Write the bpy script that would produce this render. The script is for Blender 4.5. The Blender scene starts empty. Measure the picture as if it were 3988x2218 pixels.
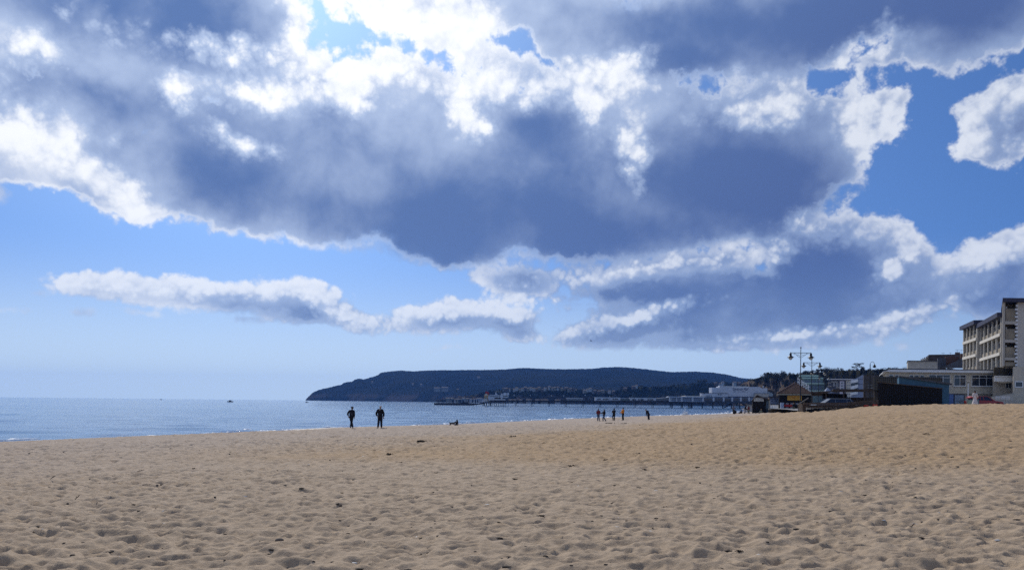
import bpy, bmesh, math, random
import numpy as np
from mathutils import Vector, Matrix, Euler
random.seed(7); RNG = np.random.default_rng(11)
SC = bpy.context.scene
COL = SC.collection
R = math.radians

# ------------------------------------------------------------------ camera
CAM_Z = 4.0                      # eye height above the sea (sea level is z = 0)
PW, PH, F = 3988.0, 2218.0, 3130.0
LEVEL_ROW, ROLL = 1562.4, 0.0105     # the lens looks level; the picture is shifted up and rolled a touch
cam_data = bpy.data.cameras.new('camera')
cam = bpy.data.objects.new('camera', cam_data); COL.objects.link(cam)
cam_data.sensor_width = 36.0
cam_data.lens = 36.0 * F / PW
cam_data.shift_y = (LEVEL_ROW - PH / 2) / PW
cam_data.clip_start = 0.1
cam_data.clip_end = 60000.0
CAM_ROT = Matrix.Rotation(math.pi / 2, 3, 'X') @ Matrix.Rotation(ROLL, 3, 'Z')
cam.matrix_world = Matrix.Translation((0, 0, CAM_Z)) @ CAM_ROT.to_4x4()
SC.camera = cam

def ray(px, py):
    v = CAM_ROT @ Vector(((px - PW / 2) / F, -(py - LEVEL_ROW) / F, -1.0))
    return v.normalized()

def at(px, py, d):
    """world point seen at photo pixel (px, py) at forward distance d"""
    v = ray(px, py)
    return Vector((0, 0, CAM_Z)) + v * (d / v.y)

def azel(px, py):
    v = ray(px, py)
    return math.degrees(math.atan2(v.x, v.y)), math.degrees(math.asin(v.z))

# ------------------------------------------------------------------ sky, sun, exposure
SUN_AZ, SUN_EL = R(-18.0), R(40.0)         # azimuth measured from +Y towards +X
SUN_DIR = Vector((math.sin(SUN_AZ) * math.cos(SUN_EL), math.cos(SUN_AZ) * math.cos(SUN_EL), math.sin(SUN_EL)))
SKY_STRENGTH = 0.1
class G:
    """tiny helper to write node graphs as expressions"""
    def __init__(self, tree):
        self.t = tree; self.last = None
    def node(self, typ, **kw):
        n = self.t.nodes.new(typ)
        for k, v in kw.items():
            setattr(n, k, v)
        return n
    def put(self, sock, v):
        if v is None:
            return
        if isinstance(v, bpy.types.NodeSocket):
            self.t.links.new(v, sock)
        else:
            sock.default_value = v
    def m(self, op, a, b=None, c=None, clamp=False):
        n = self.node('ShaderNodeMath', operation=op, use_clamp=clamp)
        for s, v in zip(n.inputs, (a, b, c)):
            self.put(s, v)
        return n.outputs[0]
    def v(self, op, a, b=None, c=None, scale=None):
        n = self.node('ShaderNodeVectorMath', operation=op)
        for s, x in zip(n.inputs, (a, b, c)):
            self.put(s, x)
        if scale is not None:
            self.put(n.inputs['Scale'], scale)
        return n.outputs['Value'] if op in ('LENGTH', 'DOT_PRODUCT', 'DISTANCE') else n.outputs['Vector']
    def ss(self, x, lo, hi, a=0.0, b=1.0):
        n = self.node('ShaderNodeMapRange', interpolation_type='SMOOTHSTEP', clamp=True)
        for k, val in (('Value', x), ('From Min', lo), ('From Max', hi), ('To Min', a), ('To Max', b)):
            self.put(n.inputs[k], val)
        return n.outputs['Result']
    def mix(self, f, a, b, blend='MIX'):
        n = self.node('ShaderNodeMix', data_type='RGBA', blend_type=blend)
        self.put(n.inputs[0], f); self.put(n.inputs[6], a); self.put(n.inputs[7], b)
        return n.outputs[2]
    def noise(self, vec, scale, detail=4.0, rough=0.5, lac=2.0, dist=0.0, typ='FBM', dim='3D'):
        n = self.node('ShaderNodeTexNoise', noise_dimensions=dim, noise_type=typ, normalize=True)
        self.put(n.inputs['Vector'], vec)
        for k, val in (('Scale', scale), ('Detail', detail), ('Roughness', rough), ('Lacunarity', lac), ('Distortion', dist)):
            self.put(n.inputs[k], val)
        return n
    def blobs(self, p, items, k=0.7):
        """signed distance (degrees) to a smooth union of tilted ellipses"""
        acc = None
        for i, b in enumerate(items):
            if i % 12 == 0 and (acc or self.last) is not None:      # keeps the node evaluation in order (shader stack is small)
                p = self.v('MULTIPLY_ADD', acc or self.last, (1e-9, 1e-9, 1e-9), p)
            cx, cy, rx, ry = b[:4]
            a, e = azel(cx * PW / 2576, cy * PH / 1433)
            q = PW / 2576
            rx = abs(azel((cx + rx) * q, cy * q)[0] - azel((cx - rx) * q, cy * q)[0]) / 2
            ry = abs(azel(cx * q, (cy + ry) * q)[1] - azel(cx * q, (cy - ry) * q)[1]) / 2
            if len(b) > 4 and b[4]:
                mp = self.node('ShaderNodeMapping', vector_type='TEXTURE')
                self.put(mp.inputs['Vector'], p)
                mp.inputs['Location'].default_value = (a, e, 0)
                mp.inputs['Rotation'].default_value = (0, 0, R(b[4]))
                mp.inputs['Scale'].default_value = (rx, ry, 1)
                q = mp.outputs[0]
            else:
                q = self.v('MULTIPLY_ADD', p, (1 / rx, 1 / ry, 0), (-a / rx, -e / ry, 0))
            r = min(rx, ry)
            d = self.m('MULTIPLY_ADD', self.v('LENGTH', q), r, -r)
            acc = d if acc is None else self.m('SMOOTH_MIN', acc, d, k)
        self.last = acc
        return acc

# cloud banks, given as ellipses (centre, radii, tilt) on the 2576-wide photo; they live in azimuth/elevation
COVER = [(60, 40, 420, 160), (520, 70, 290, 150), (120, 330, 350, 150), (250, 400, 230, 110, -25), (440, 440, 170, 75, -28), (720, 130, 60, 60),
         (760, 430, 430, 185), (1000, 300, 460, 150), (700, 235, 190, 75), (1150, 560, 200, 118), (1500, 430, 520, 225), (1880, 420, 290, 190),
         (1560, 590, 330, 72), (1980, 270, 190, 105), (2170, 300, 112, 95), (1230, 20, 420, 105), (1500, 130, 330, 120), (1920, 60, 420, 135), (330, 230, 260, 95),
         (2380, 50, 420, 115), (2180, 135, 68, 48), (2310, 160, 60, 22, -20), (2545, 300, 140, 105, 20), (2500, 360, 90, 60),
         (1760, 745, 340, 62), (2120, 640, 200, 125), (1960, 780, 330, 85), (1310, 705, 110, 36), (1880, 850, 300, 30), (1580, 825, 185, 42, 8), (1720, 668, 300, 30, 4), (1980, 600, 110, 50),
         (2530, 700, 175, 112), (2290, 770, 105, 48, 12), (2300, 680, 90, 75),
         (300, 722, 150, 32), (520, 738, 240, 40), (740, 745, 125, 48), (880, 800, 80, 26, -18), (760, 785, 90, 30),
         (1130, 795, 160, 38, 5), (1290, 790, 62, 48), (1310, 835, 42, 22)]
WISPS = [(18, 773, 34, 9), (95, 737, 16, 8), (205, 782, 26, 9, 15), (355, 783, 40, 8, -12), (650, 803, 50, 8), (1120, 878, 26, 5), (2270, 866, 26, 9), (4, 490, 26, 26), (1500, 767, 60, 6),
         (2330, 790, 50, 16, -12)]
HOLES = [(850, 112, 96, 38), (800, 85, 26, 40), (1300, 98, 52, 22, -12), (1380, 128, 28, 12, -30), (2085, 185, 60, 34), (2280, 212, 100, 24), (2350, 300, 62, 95), (2170, 118, 26, 10), (1390, 765, 120, 14), (2220, 490, 120, 36, 10), (2385, 575, 24, 60)]
# thick cloud, and the thickest bases
DARK = [(430, 45, 400, 125), (100, 30, 260, 95), (240, 240, 260, 55), (500, 300, 200, 80), (640, 430, 300, 110, -14), (640, 330, 270, 70),
        (1000, 400, 430, 140), (800, 530, 300, 80, -8), (1150, 560, 200, 122), (1330, 300, 130, 75), (1500, 470, 420, 140), (1560, 585, 370, 75),
        (1830, 430, 290, 165), (1990, 430, 170, 90, -10), (1900, 60, 400, 110), (1780, 150, 220, 70), (2330, 25, 380, 120), (2100, 95, 200, 50), (1560, 50, 160, 50),
        (2080, 670, 210, 90), (1750, 745, 300, 60), (2050, 770, 230, 70), (1880, 845, 300, 36), (1430, 710, 130, 30), (1700, 840, 150, 22),
        (770, 790, 110, 32), (600, 775, 130, 18), (1210, 820, 115, 26), (1620, 850, 150, 20), (2480, 760, 110, 40), (2550, 690, 60, 46), (2570, 320, 40, 46)]
BASE = [(350, 45, 380, 105), (120, 215, 120, 24), (720, 500, 260, 60, -10), (1150, 570, 130, 95), (1330, 530, 160, 70), (1600, 590, 330, 55), (1850, 470, 190, 110), (1340, 330, 70, 60), (1900, 60, 260, 80), (2350, 10, 340, 75), (1750, 120, 130, 60),
        (2060, 700, 190, 55), (1750, 760, 220, 34), (1960, 800, 200, 30), (790, 790, 80, 18), (1230, 828, 80, 12), (250, 235, 150, 26)]
BRIGHT = [(650, 230, 70, 46), (870, 232, 80, 46), (900, 178, 260, 26, -2), (1180, 200, 130, 40), (1380, 195, 90, 32), (588, 350, 34, 16, -30), (690, 382, 8, 7), (1170, 290, 34, 50, 30), (1595, 390, 30, 60, 15), (1480, 240, 40, 60, 25),
          (1890, 640, 62, 22), (1640, 676, 150, 10, 6), (2235, 680, 26, 28), (2140, 550, 120, 34), (1960, 260, 130, 44), (2190, 300, 70, 70), (2220, 360, 46, 40), (460, 230, 26, 30, -40), (100, 150, 34, 14), (230, 420, 160, 36, -34), (60, 350, 110, 30),
          (2000, 845, 110, 9, 4), (742, 105, 12, 40, 10), (930, 40, 130, 60), (1150, 60, 80, 70), (2180, 130, 56, 36), (1560, 190, 60, 46),
          (300, 712, 140, 22), (560, 712, 250, 18), (790, 728, 60, 22, -30), (890, 800, 60, 14, -18), (1130, 780, 165, 20, 5), (1300, 770, 40, 34), (1560, 806, 140, 16, 12), (2500, 635, 120, 38, 8), (2500, 270, 110, 60, 25), (2440, 370, 50, 40), (2560, 400, 60, 24), (2290, 615, 60, 38), (2290, 790, 80, 12, 12)]

def build_world():
    w = bpy.data.worlds.new('World'); SC.world = w
    w.use_nodes = True
    t = w.node_tree; t.nodes.clear()
    g = G(t)
    out = g.node('ShaderNodeOutputWorld'); bg = g.node('ShaderNodeBackground')
    bg.inputs['Strength'].default_value = SKY_STRENGTH
    t.links.new(bg.outputs[0], out.inputs[0])
    sky = g.node('ShaderNodeTexSky', sky_type='NISHITA', sun_disc=False)
    sky.sun_elevation = SUN_EL
    sky.sun_rotation = SUN_AZ
    sky.altitude = 0; sky.air_density = 1.0; sky.dust_density = 1.0; sky.ozone_density = 2.5
    D = g.node('ShaderNodeTexCoord').outputs['Generated']
    D = g.v('NORMALIZE', D)
    # clear sea air: the pale band at the horizon is the sky of a few degrees higher up
    t.links.new(g.v('NORMALIZE', g.v('ADD', g.v('MULTIPLY', g.v('ABSOLUTE', D), (0, 0, 1)), g.v('MULTIPLY_ADD', D, (1, 1, 0), (0, 0, 0.16)))), sky.inputs['Vector'])
    blue = g.mix(1.0, sky.outputs[0], (0.38, 0.615, 0.97, 1), 'MULTIPLY')
    sep = g.node('ShaderNodeSeparateXYZ'); t.links.new(D, sep.inputs[0])
    az = g.m('MULTIPLY', g.m('ARCTAN2', sep.outputs[0], sep.outputs[1]), 57.29578)
    el = g.m('MULTIPLY', g.m('ARCSINE', sep.outputs[2]), 57.29578)
    pale = g.mix(g.ss(g.v('DOT_PRODUCT', D, tuple(SUN_DIR)), 0.35, 0.8), (3.9, 5.7, 8.0, 1), (6.9, 8.4, 9.6, 1))
    blue = g.mix(g.ss(el, 11.0, 0.5, 0.0, 0.85), blue, pale)
    cb = g.node('ShaderNodeCombineXYZ'); t.links.new(az, cb.inputs[0]); t.links.new(el, cb.inputs[1])
    p = cb.outputs[0]
    # turbulence: big warp, rounded puffs, fine fringe
    low = g.ss(el, 3.0, 17.0)                                     # far banks near the horizon look smaller
    w1 = g.noise(D, 7.0, 3.0, 0.5)
    w2 = g.noise(D, 30.0, 5.0, 0.6)
    amp = g.m('MULTIPLY_ADD', low, 0.8, 0.22)
    wv = g.v('SUBTRACT', w1.outputs['Color'], (0.5, 0.5, 0.5))
    wv2 = g.v('SUBTRACT', w2.outputs['Color'], (0.5, 0.5, 0.5))
    pw = g.v('ADD', p, g.v('SCALE', wv, scale=g.m('MULTIPLY', amp, 2.8)))
    pw = g.v('ADD', pw, g.v('SCALE', wv2, scale=g.m('MULTIPLY', amp, 1.6)))
    pw = g.v('MULTIPLY', pw, (1, 1, 0))
    Dn = g.v('ADD', D, g.v('SCALE', wv2, scale=0.012))
    up = tuple(0.010 * c for c in (-0.35, 0.0, 1.0))
    def lumps(vec, sc, det, rough=0.52):
        n = g.node('ShaderNodeTexVoronoi', feature='F1', distance='EUCLIDEAN', normalize=True)
        g.put(n.inputs['Vector'], vec)
        for k, val in (('Scale', sc), ('Detail', det), ('Roughness', rough), ('Lacunarity', 2.25)):
            g.put(n.inputs[k], val)
        return g.m('SUBTRACT', 0.36, n.outputs['Distance'])
    def lerp(f, a, b):
        return g.m('MULTIPLY_ADD', g.m('SUBTRACT', b, a), f, a)
    fine = g.noise(D, 36.0, 7.0, 0.56)
    Du = g.v('ADD', Dn, up)
    v1 = lerp(low, lumps(Dn, 66.0, 1.5), lumps(Dn, 27.0, 2.8, 0.58))
    v2 = lerp(low, lumps(g.v('ADD', Dn, tuple(0.45 * c for c in up)), 66.0, 1.0), lumps(Du, 27.0, 2.2, 0.58))
    fn = g.m('SUBTRACT', fine.outputs[0], 0.5)
    pf = g.m('MULTIPLY_ADD', fn, -0.5, g.m('MULTIPLY', v1, -1.0))   # negative on the puffs: they stick out
    relief = g.m('SUBTRACT', v1, v2)
    soft = g.noise(D, 9.0, 5.0, 0.5)
    mott = g.m('SUBTRACT', g.noise(g.v('ADD', D, g.v('SCALE', wv, scale=0.10)), 15.0, 4.5, 0.5).outputs[0], 0.5)
    # coverage: signed distance in degrees, negative inside
    cov = g.blobs(pw, COVER, 0.8)
    hol = g.blobs(pw, HOLES, 0.4)
    cov = g.m('SMOOTH_MAX', cov, g.m('MULTIPLY', hol, -1.0), 0.4)
    wis = g.blobs(g.v('ADD', p, g.v('MULTIPLY', g.v('SCALE', wv2, scale=0.9), (2, 1, 0))), WISPS, 0.05)
    # beyond the picture the same broken cloud goes on round the sky
    far = g.noise(D, 2.6, 6.0, 0.55)
    ell = g.v('MULTIPLY_ADD', p, (1 / 39.0, 1 / 27.0, 0), (0, -9.0 / 27.0, 0))
    outside = g.ss(g.v('LENGTH', ell), 0.88, 1.12)
    gen = g.m('MULTIPLY_ADD', far.outputs[0], -30.0, 14.6)
    gen = g.m('ADD', gen, g.m('MULTIPLY', g.m('SUBTRACT', 1.0, outside), 30.0))
    gen = g.m('ADD', gen, g.ss(el, 12.0, 2.0, 0.0, 6.0))
    cov = g.m('SMOOTH_MIN', cov, gen, 1.0)
    cn = g.m('ADD', cov, g.m('MULTIPLY', pf, g.m('MULTIPLY_ADD', low, 2.3, 0.9)))
    
    wn = g.m('ADD', wis, g.m('MULTIPLY', pf, 1.0))
    # thickness: where it is deep the cloud turns blue grey underneath
    dk = g.blobs(pw, DARK, 2.4)
    br = g.blobs(pw, BRIGHT, 0.5)
    dk = g.m('SMOOTH_MIN', dk, g.m('ADD', gen, 3.0), 2.0)
    und = g.m('MULTIPLY', g.ss(dk, 1.2, -1.2), g.ss(br, 0.5, 2.5))        # shaded undersides fray out softly
    alpha0 = g.ss(g.m('ADD', cn, g.m('MULTIPLY', und, -0.1)), g.m('MULTIPLY_ADD', und, 0.5, 0.16), g.m('MULTIPLY_ADD', und, -0.7, g.m('MULTIPLY_ADD', low, -0.22, -0.16)))
    alpha = g.m('MAXIMUM', alpha0, g.ss(wn, 0.1, -0.35, 0.0, 0.75))
    brn = g.m('ADD', br, g.m('MULTIPLY', pf, g.m('MULTIPLY_ADD', low, 2.6, 1.2)))
    near = g.ss(br, 3.2, 0.2)                                       # crisp puffs only where the sun reaches the cloud
    edge = g.m('MULTIPLY', g.ss(g.m('ABSOLUTE', dk), 3.0, 0.4), g.m('MULTIPLY_ADD', near, 0.85, 0.15))
    dkn = g.m('ADD', dk, g.m('MULTIPLY', g.m('MULTIPLY', pf, edge), g.m('MULTIPLY_ADD', low, -3.0, -0.9)))
    deep = g.ss(dkn, g.m('MULTIPLY_ADD', low, 2.3, 0.5), g.m('MULTIPLY_ADD', low, -2.0, -0.6), 0.30, 0.69)
    bs = g.blobs(pw, BASE, 2.0)
    deep = g.m('ADD', deep, g.ss(g.m('ADD', bs, g.m('MULTIPLY', mott, 3.0)), 2.2, -2.6, 0.0, 0.30))
    deep = g.m('MULTIPLY', deep, g.ss(cov, 0.15, g.m('MULTIPLY_ADD', low, -0.6, -0.25), 0.68, 1.0))
    deep = g.m('ADD', deep, g.m('MULTIPLY', g.m('SUBTRACT', soft.outputs[0], 0.5), 0.8))
    deep = g.m('ADD', deep, g.m('MULTIPLY', mott, 0.70))
    deep = g.m('SUBTRACT', deep, g.m('MULTIPLY', relief, 0.14))
    deep = g.m('MINIMUM', g.m('MAXIMUM', deep, 0.10), 1.0)
    lit = g.ss(brn, g.m('MULTIPLY_ADD', low, 0.35, 0.35), g.m('MULTIPLY_ADD', low, -0.75, -0.3))
    shade = g.m('SUBTRACT', g.m('MULTIPLY_ADD', mott, 1.1, 0.17), g.m('MULTIPLY', relief, 1.15), clamp=True)
    glow = g.ss(g.v('DOT_PRODUCT', D, tuple(SUN_DIR)), 0.72, 0.985)
    shade = g.m('MULTIPLY', g.m('MINIMUM', shade, 0.7), g.m('MULTIPLY_ADD', glow, -0.55, g.m('MULTIPLY_ADD', low, 0.45, 0.55)))
    deep = lerp(lit, deep, shade)
    rim = g.ss(g.m('ABSOLUTE', g.m('ADD', cn, 0.25)), 0.35, 0.0)     # thin edges let the light through
    deep = g.m('MULTIPLY', deep, g.m('MULTIPLY_ADD', rim, -0.35, 1.0))
    # light: whites burn out towards the sun, shaded bases are lit by the blue sky
    K = 1.0 / SKY_STRENGTH
    white = g.mix(glow, (0.74 * K, 0.79 * K, 0.89 * K, 1), (1.10 * K, 1.12 * K, 1.15 * K, 1))
    dark = g.mix(glow, (0.083 * K, 0.142 * K, 0.345 * K, 1), (0.12 * K, 0.212 * K, 0.465 * K, 1))
    mid = g.mix(glow, (0.265 * K, 0.36 * K, 0.585 * K, 1), (0.49 * K, 0.605 * K, 0.845 * K, 1))
    cl = g.mix(g.ss(deep, 0.0, 0.45), white, mid)
    cl = g.mix(g.ss(deep, 0.35, 0.95), cl, dark)
    # distant banks take on the colour of the air in front of them
    air = g.mix(g.ss(el, 14.0, 1.0, 0.0, 0.30), cl, blue)
    col = g.mix(alpha, blue, air)
    t.links.new(col, bg.inputs['Color'])
    try:
        w.cycles.sampling_method = 'MANUAL'; w.cycles.sample_map_resolution = 512
    except Exception:
        pass

build_world()
SC.cycles.use_denoising = False
sun_d = bpy.data.lights.new('sun', 'SUN'); sun_d.energy = 2.9; sun_d.angle = R(0.53); sun_d.color = (1.0, 0.95, 0.87)
sun = bpy.data.objects.new('sun', sun_d); COL.objects.link(sun)
sun.rotation_euler = SUN_DIR.to_track_quat('Z', 'Y').to_euler()
sun.location = (0, 0, 50)
SC.view_settings.view_transform = 'Standard'; SC.view_settings.look = 'None'
SC.view_settings.gamma = 1.0; SC.view_settings.exposure = 0.0; SC.view_settings.use_curve_mapping = False
# ------------------------------------------------------------------ materials
MATS = {}
def mat(name, col, rough=0.8, var=0.15, scale=3.0, bump=0.0, bscale=20.0, metal=0.0, spec=0.3, col2=None, coord='Object'):
    if name in MATS:
        return MATS[name]
    m = bpy.data.materials.new(name); m.use_nodes = True
    t = m.node_tree; g = G(t)
    b = t.nodes['Principled BSDF']
    b.inputs['Roughness'].default_value = rough; b.inputs['Metallic'].default_value = metal
    b.inputs['Specular IOR Level'].default_value = spec
    c = (*col, 1.0)
    if var > 0 or col2:
        P = g.node('ShaderNodeTexCoord').outputs[coord]
        n = g.noise(P, scale, 5.0, 0.6)
        c2 = (*col2, 1.0) if col2 else tuple(min(1.0, x * (1 + var)) for x in col) + (1.0,)
        c1 = c if col2 else tuple(x * (1 - var) for x in col) + (1.0,)
        cc = g.mix(g.ss(n.outputs[0], 0.32, 0.68), c1, c2)
        t.links.new(cc, b.inputs['Base Color'])
        if bump > 0:
            n2 = g.noise(P, bscale, 6.0, 0.6)
            bp = g.node('ShaderNodeBump'); bp.inputs['Strength'].default_value = bump; bp.inputs['Distance'].default_value = 0.05
            t.links.new(n2.outputs[0], bp.inputs['Height']); t.links.new(bp.outputs[0], b.inputs['Normal'])
    else:
        b.inputs['Base Color'].default_value = c
    MATS[name] = m
    return m

# ------------------------------------------------------------------ meshes and objects
def box(bm, x0, y0, z0, x1, y1, z1, M=None):
    v = [bm.verts.new(M @ Vector(p) if M else p) for p in
         ((x0, y0, z0), (x1, y0, z0), (x1, y1, z0), (x0, y1, z0), (x0, y0, z1), (x1, y0, z1), (x1, y1, z1), (x0, y1, z1))]
    for f in ((0, 3, 2, 1), (4, 5, 6, 7), (0, 1, 5, 4), (1, 2, 6, 5), (2, 3, 7, 6), (3, 0, 4, 7)):
        bm.faces.new([v[i] for i in f])

def prism(bm, pts, y0, y1):
    """polygon in x,z extruded along y"""
    a = [bm.verts.new((p[0], y0, p[1])) for p in pts]; b = [bm.verts.new((p[0], y1, p[1])) for p in pts]
    n = len(pts)
    bm.faces.new(a); bm.faces.new(b[::-1])
    for i in range(n):
        j = (i + 1) % n
        bm.faces.new((a[j], a[i], b[i], b[j]))

def plan_prism(bm, pts, z0, z1):
    """polygon in x,y extruded upwards; z may be a number or one per point"""
    n = len(pts)
    z0 = z0 if hasattr(z0, '__len__') else [z0] * n; z1 = z1 if hasattr(z1, '__len__') else [z1] * n
    a = [bm.verts.new((*p, z)) for p, z in zip(pts, z0)]; b = [bm.verts.new((*p, z)) for p, z in zip(pts, z1)]
    bm.faces.new(a[::-1]); bm.faces.new(b)
    for i in range(n):
        j = (i + 1) % n
        bm.faces.new((a[i], a[j], b[j], b[i]))

def tube(bm, pts, rad, seg=6, cap=True):
    pts = [Vector(p) for p in pts]
    rad = rad if hasattr(rad, '__len__') else [rad] * len(pts)
    rings = []
    for i, p in enumerate(pts):
        d = (pts[min(i + 1, len(pts) - 1)] - pts[max(i - 1, 0)])
        d = d.normalized() if d.length > 1e-9 else Vector((0, 0, 1))
        u = d.cross(Vector((0, 0, 1)) if abs(d.z) < 0.9 else Vector((1, 0, 0))).normalized(); w = d.cross(u)
        rings.append([bm.verts.new(p + (u * math.cos(2 * math.pi * k / seg) + w * math.sin(2 * math.pi * k / seg)) * rad[i]) for k in range(seg)])
    for a, b in zip(rings, rings[1:]):
        for k in range(seg):
            bm.faces.new((a[k], a[(k + 1) % seg], b[(k + 1) % seg], b[k]))
    if cap:
        bm.faces.new(rings[0][::-1]); bm.faces.new(rings[-1])

def lathe(bm, prof, seg=12, c=(0, 0, 0)):
    rings = []
    for r, z in prof:
        rings.append([bm.verts.new((c[0] + r * math.cos(2 * math.pi * k / seg), c[1] + r * math.sin(2 * math.pi * k / seg), c[2] + z)) for k in range(seg)])
    for a, b in zip(rings, rings[1:]):
        for k in range(seg):
            bm.faces.new((a[k], a[(k + 1) % seg], b[(k + 1) % seg], b[k]))
    bm.faces.new(rings[0][::-1]); bm.faces.new(rings[-1])

def ball(bm, c, r, sub=2, jit=0.0, seed=0):
    r = r if hasattr(r, '__len__') else (r, r, r)
    res = bmesh.ops.create_icosphere(bm, subdivisions=sub, radius=1.0)
    rr = random.Random(seed)
    for v in res['verts']:
        k = 1 + jit * (rr.random() - 0.5) * 2
        v.co = Vector((c[0] + v.co.x * r[0] * k, c[1] + v.co.y * r[1] * k, c[2] + v.co.z * r[2] * k))

def obj(name, bm, m, parent=None, label=None, cat=None, group=None, kind=None, smooth=False, loc=None):
    if isinstance(bm, bpy.types.Mesh):
        me = bm
    else:
        bmesh.ops.recalc_face_normals(bm, faces=bm.faces)
        me = bpy.data.meshes.new(name); bm.to_mesh(me); bm.free()
    if m is not None and not me.materials:
        me.materials.append(m)
    if smooth:
        me.polygons.foreach_set('use_smooth', [True] * len(me.polygons))
    o = bpy.data.objects.new(name, me); COL.objects.link(o)
    if parent is not None:
        o.parent = parent
    if loc is not None:
        o.location = loc
    for k, val in (('label', label), ('category', cat), ('group', group), ('kind', kind)):
        if val:
            o[k] = val
    return o

def thing(name, label, cat, loc=(0, 0, 0), rz=0.0, group=None):
    o = bpy.data.objects.new(name, None); COL.objects.link(o)
    o.location = loc; o.rotation_euler = (0, 0, rz); o.empty_display_size = 0.3
    o['label'] = label; o['category'] = cat
    if group:
        o['group'] = group
    return o

def copy_tree(o, parent=None):
    c = o.copy(); COL.objects.link(c)
    if parent is not None:
        c.parent = parent; c.matrix_parent_inverse = o.matrix_parent_inverse.copy()
    for ch in list(o.children):
        copy_tree(ch, c)
    return c

def new():
    return bmesh.new()

class Spot:
    """local frame of a thing seen at pixel (px, py) at distance d: pixel offsets to metres"""
    def __init__(self, px, py, d):
        self.px, self.py, self.d = px, py, d
        self.o = at(px, py, d); self.s = d / F
    def x(self, px): return (px - self.px) * self.s
    def z(self, py): return (self.py - py) * self.s
    def p(self, px, py): return (self.x(px), self.z(py))

# value noise on numpy arrays
def _hash(i, j, s):
    h = (i.astype(np.int64) * 374761393 + j.astype(np.int64) * 668265263 + s * 974711) & 0x7fffffff
    h = ((h ^ (h >> 13)) * 1274126177) & 0x7fffffff
    return ((h ^ (h >> 16)) & 0xffffff) / float(0xffffff)
def vnoise(x, y, s=0):
    i = np.floor(x); j = np.floor(y); fx = x - i; fy = y - j
    fx = fx * fx * (3 - 2 * fx); fy = fy * fy * (3 - 2 * fy)
    a = _hash(i, j, s); b = _hash(i + 1, j, s); c = _hash(i, j + 1, s); d = _hash(i + 1, j + 1, s)
    return (a * (1 - fx) + b * fx) * (1 - fy) + (c * (1 - fx) + d * fx) * fy - 0.5
def fbm(x, y, oct=4, s=0, gain=0.5):
    t = 0; a = 1.0
    for k in range(oct):
        t = t + a * vnoise(x * 2 ** k + 17.3 * k, y * 2 ** k - 9.1 * k, s + k); a *= gain
    return t
def grid_mesh(name, X, Y, Z, m, smooth=True, kind=None, wrap=False, label=None, cat=None):
    n, k = X.shape
    co = np.stack([X, Y, Z], -1).reshape(-1, 3)
    idx = np.arange(n * k).reshape(n, k)
    if wrap:
        idx = np.concatenate([idx, idx[:, :1]], 1)
    q = np.stack([idx[:-1, :-1], idx[:-1, 1:], idx[1:, 1:], idx[1:, :-1]], -1).reshape(-1, 4)
    me = bpy.data.meshes.new(name)
    me.vertices.add(len(co)); me.vertices.foreach_set('co', co.astype(np.float32).ravel())
    me.loops.add(q.size); me.loops.foreach_set('vertex_index', q.astype(np.int32).ravel())
    me.polygons.add(len(q)); me.polygons.foreach_set('loop_start', np.arange(0, q.size, 4, dtype=np.int32))
    me.polygons.foreach_set('loop_total', np.full(len(q), 4, np.int32))
    me.update(calc_edges=True); me.validate()
    return obj(name, me, m, kind=kind, smooth=smooth, label=label, cat=cat)
# ------------------------------------------------------------------ the beach
SHORE = [(-60, 40), (-50, 56), (-44, 69), (-37, 80), (-31, 87), (-28, 109), (-17.5, 123), (-6.6, 144), (0.3, 160), (12, 186), (22, 205), (33, 229), (48, 250), (63, 278), (81, 313), (95, 344), (145, 500), (196, 680)]
CTRL = [(x, y, 0.0) for x, y in SHORE]
for (x, y), (x2, y2) in zip(SHORE, SHORE[1:]):
    d = Vector((y2 - y, -(x2 - x))).normalized()          # landward normal
    CTRL.append((x - d.x * 14, y - d.y * 14, -0.9)); CTRL.append((x - d.x * 60, y - d.y * 60, -3.0))
CTRL += [(0, 0, 2.4), (-4, 8, 2.35), (3, 8, 2.42), (9, 12, 2.5), (-9, 12, 2.3), (0, 20, 2.3), (-8, 35, 2.0), (0, 60, 1.95), (-13.4, 67, 1.6), (-24, 60, 1.25), (-20, 30, 1.9),
         (12.3, 115, 1.3), (19.5, 115, 1.6), (41, 150, 2.1), (33.5, 95, 3.05), (42.7, 95, 3.9), (51, 80, 4.32), (50, 143, 2.62), (48, 150, 2.1),
         (28, 90, 2.40), (22, 60, 2.75), (10, 90, 1.75), (18, 30, 2.85), (30, 30, 3.3), (36, 55, 3.7), (45, 60, 4.1), (45, 30, 3.9), (60, 60, 4.4), (62, 82, 4.3),
         (60, 115, 2.8), (55, 130, 2.4), (70, 140, 2.2), (100, 120, 2.8), (100, 60, 3.6), (120, 260, 2.2), (180, 480, 2.2), (260, 700, 2.2), (140, 30, 3.0),
         (0, -30, 2.5), (40, -30, 3.6), (-60, -30, 1.0), (-75, 10, 0.0), (-95, -30, -0.5), (30, 130, 1.65), (38, 120, 2.10)]
CT = np.array(CTRL, float)
def _tps(r2):
    return np.where(r2 > 1e-9, 0.5 * r2 * np.log(np.maximum(r2, 1e-9)), 0.0)
_n = len(CT)
_A = np.zeros((_n + 3, _n + 3)); _xy = CT[:, :2] / 100.0
_A[:_n, :_n] = _tps(((_xy[:, None] - _xy[None]) ** 2).sum(-1)) + np.eye(_n) * 2e-4
_A[:_n, _n] = 1; _A[:_n, _n + 1:] = _xy; _A[_n, :_n] = 1; _A[_n + 1:, :_n] = _xy.T
_w = np.linalg.solve(_A, np.concatenate([CT[:, 2], [0, 0, 0]]))
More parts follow.
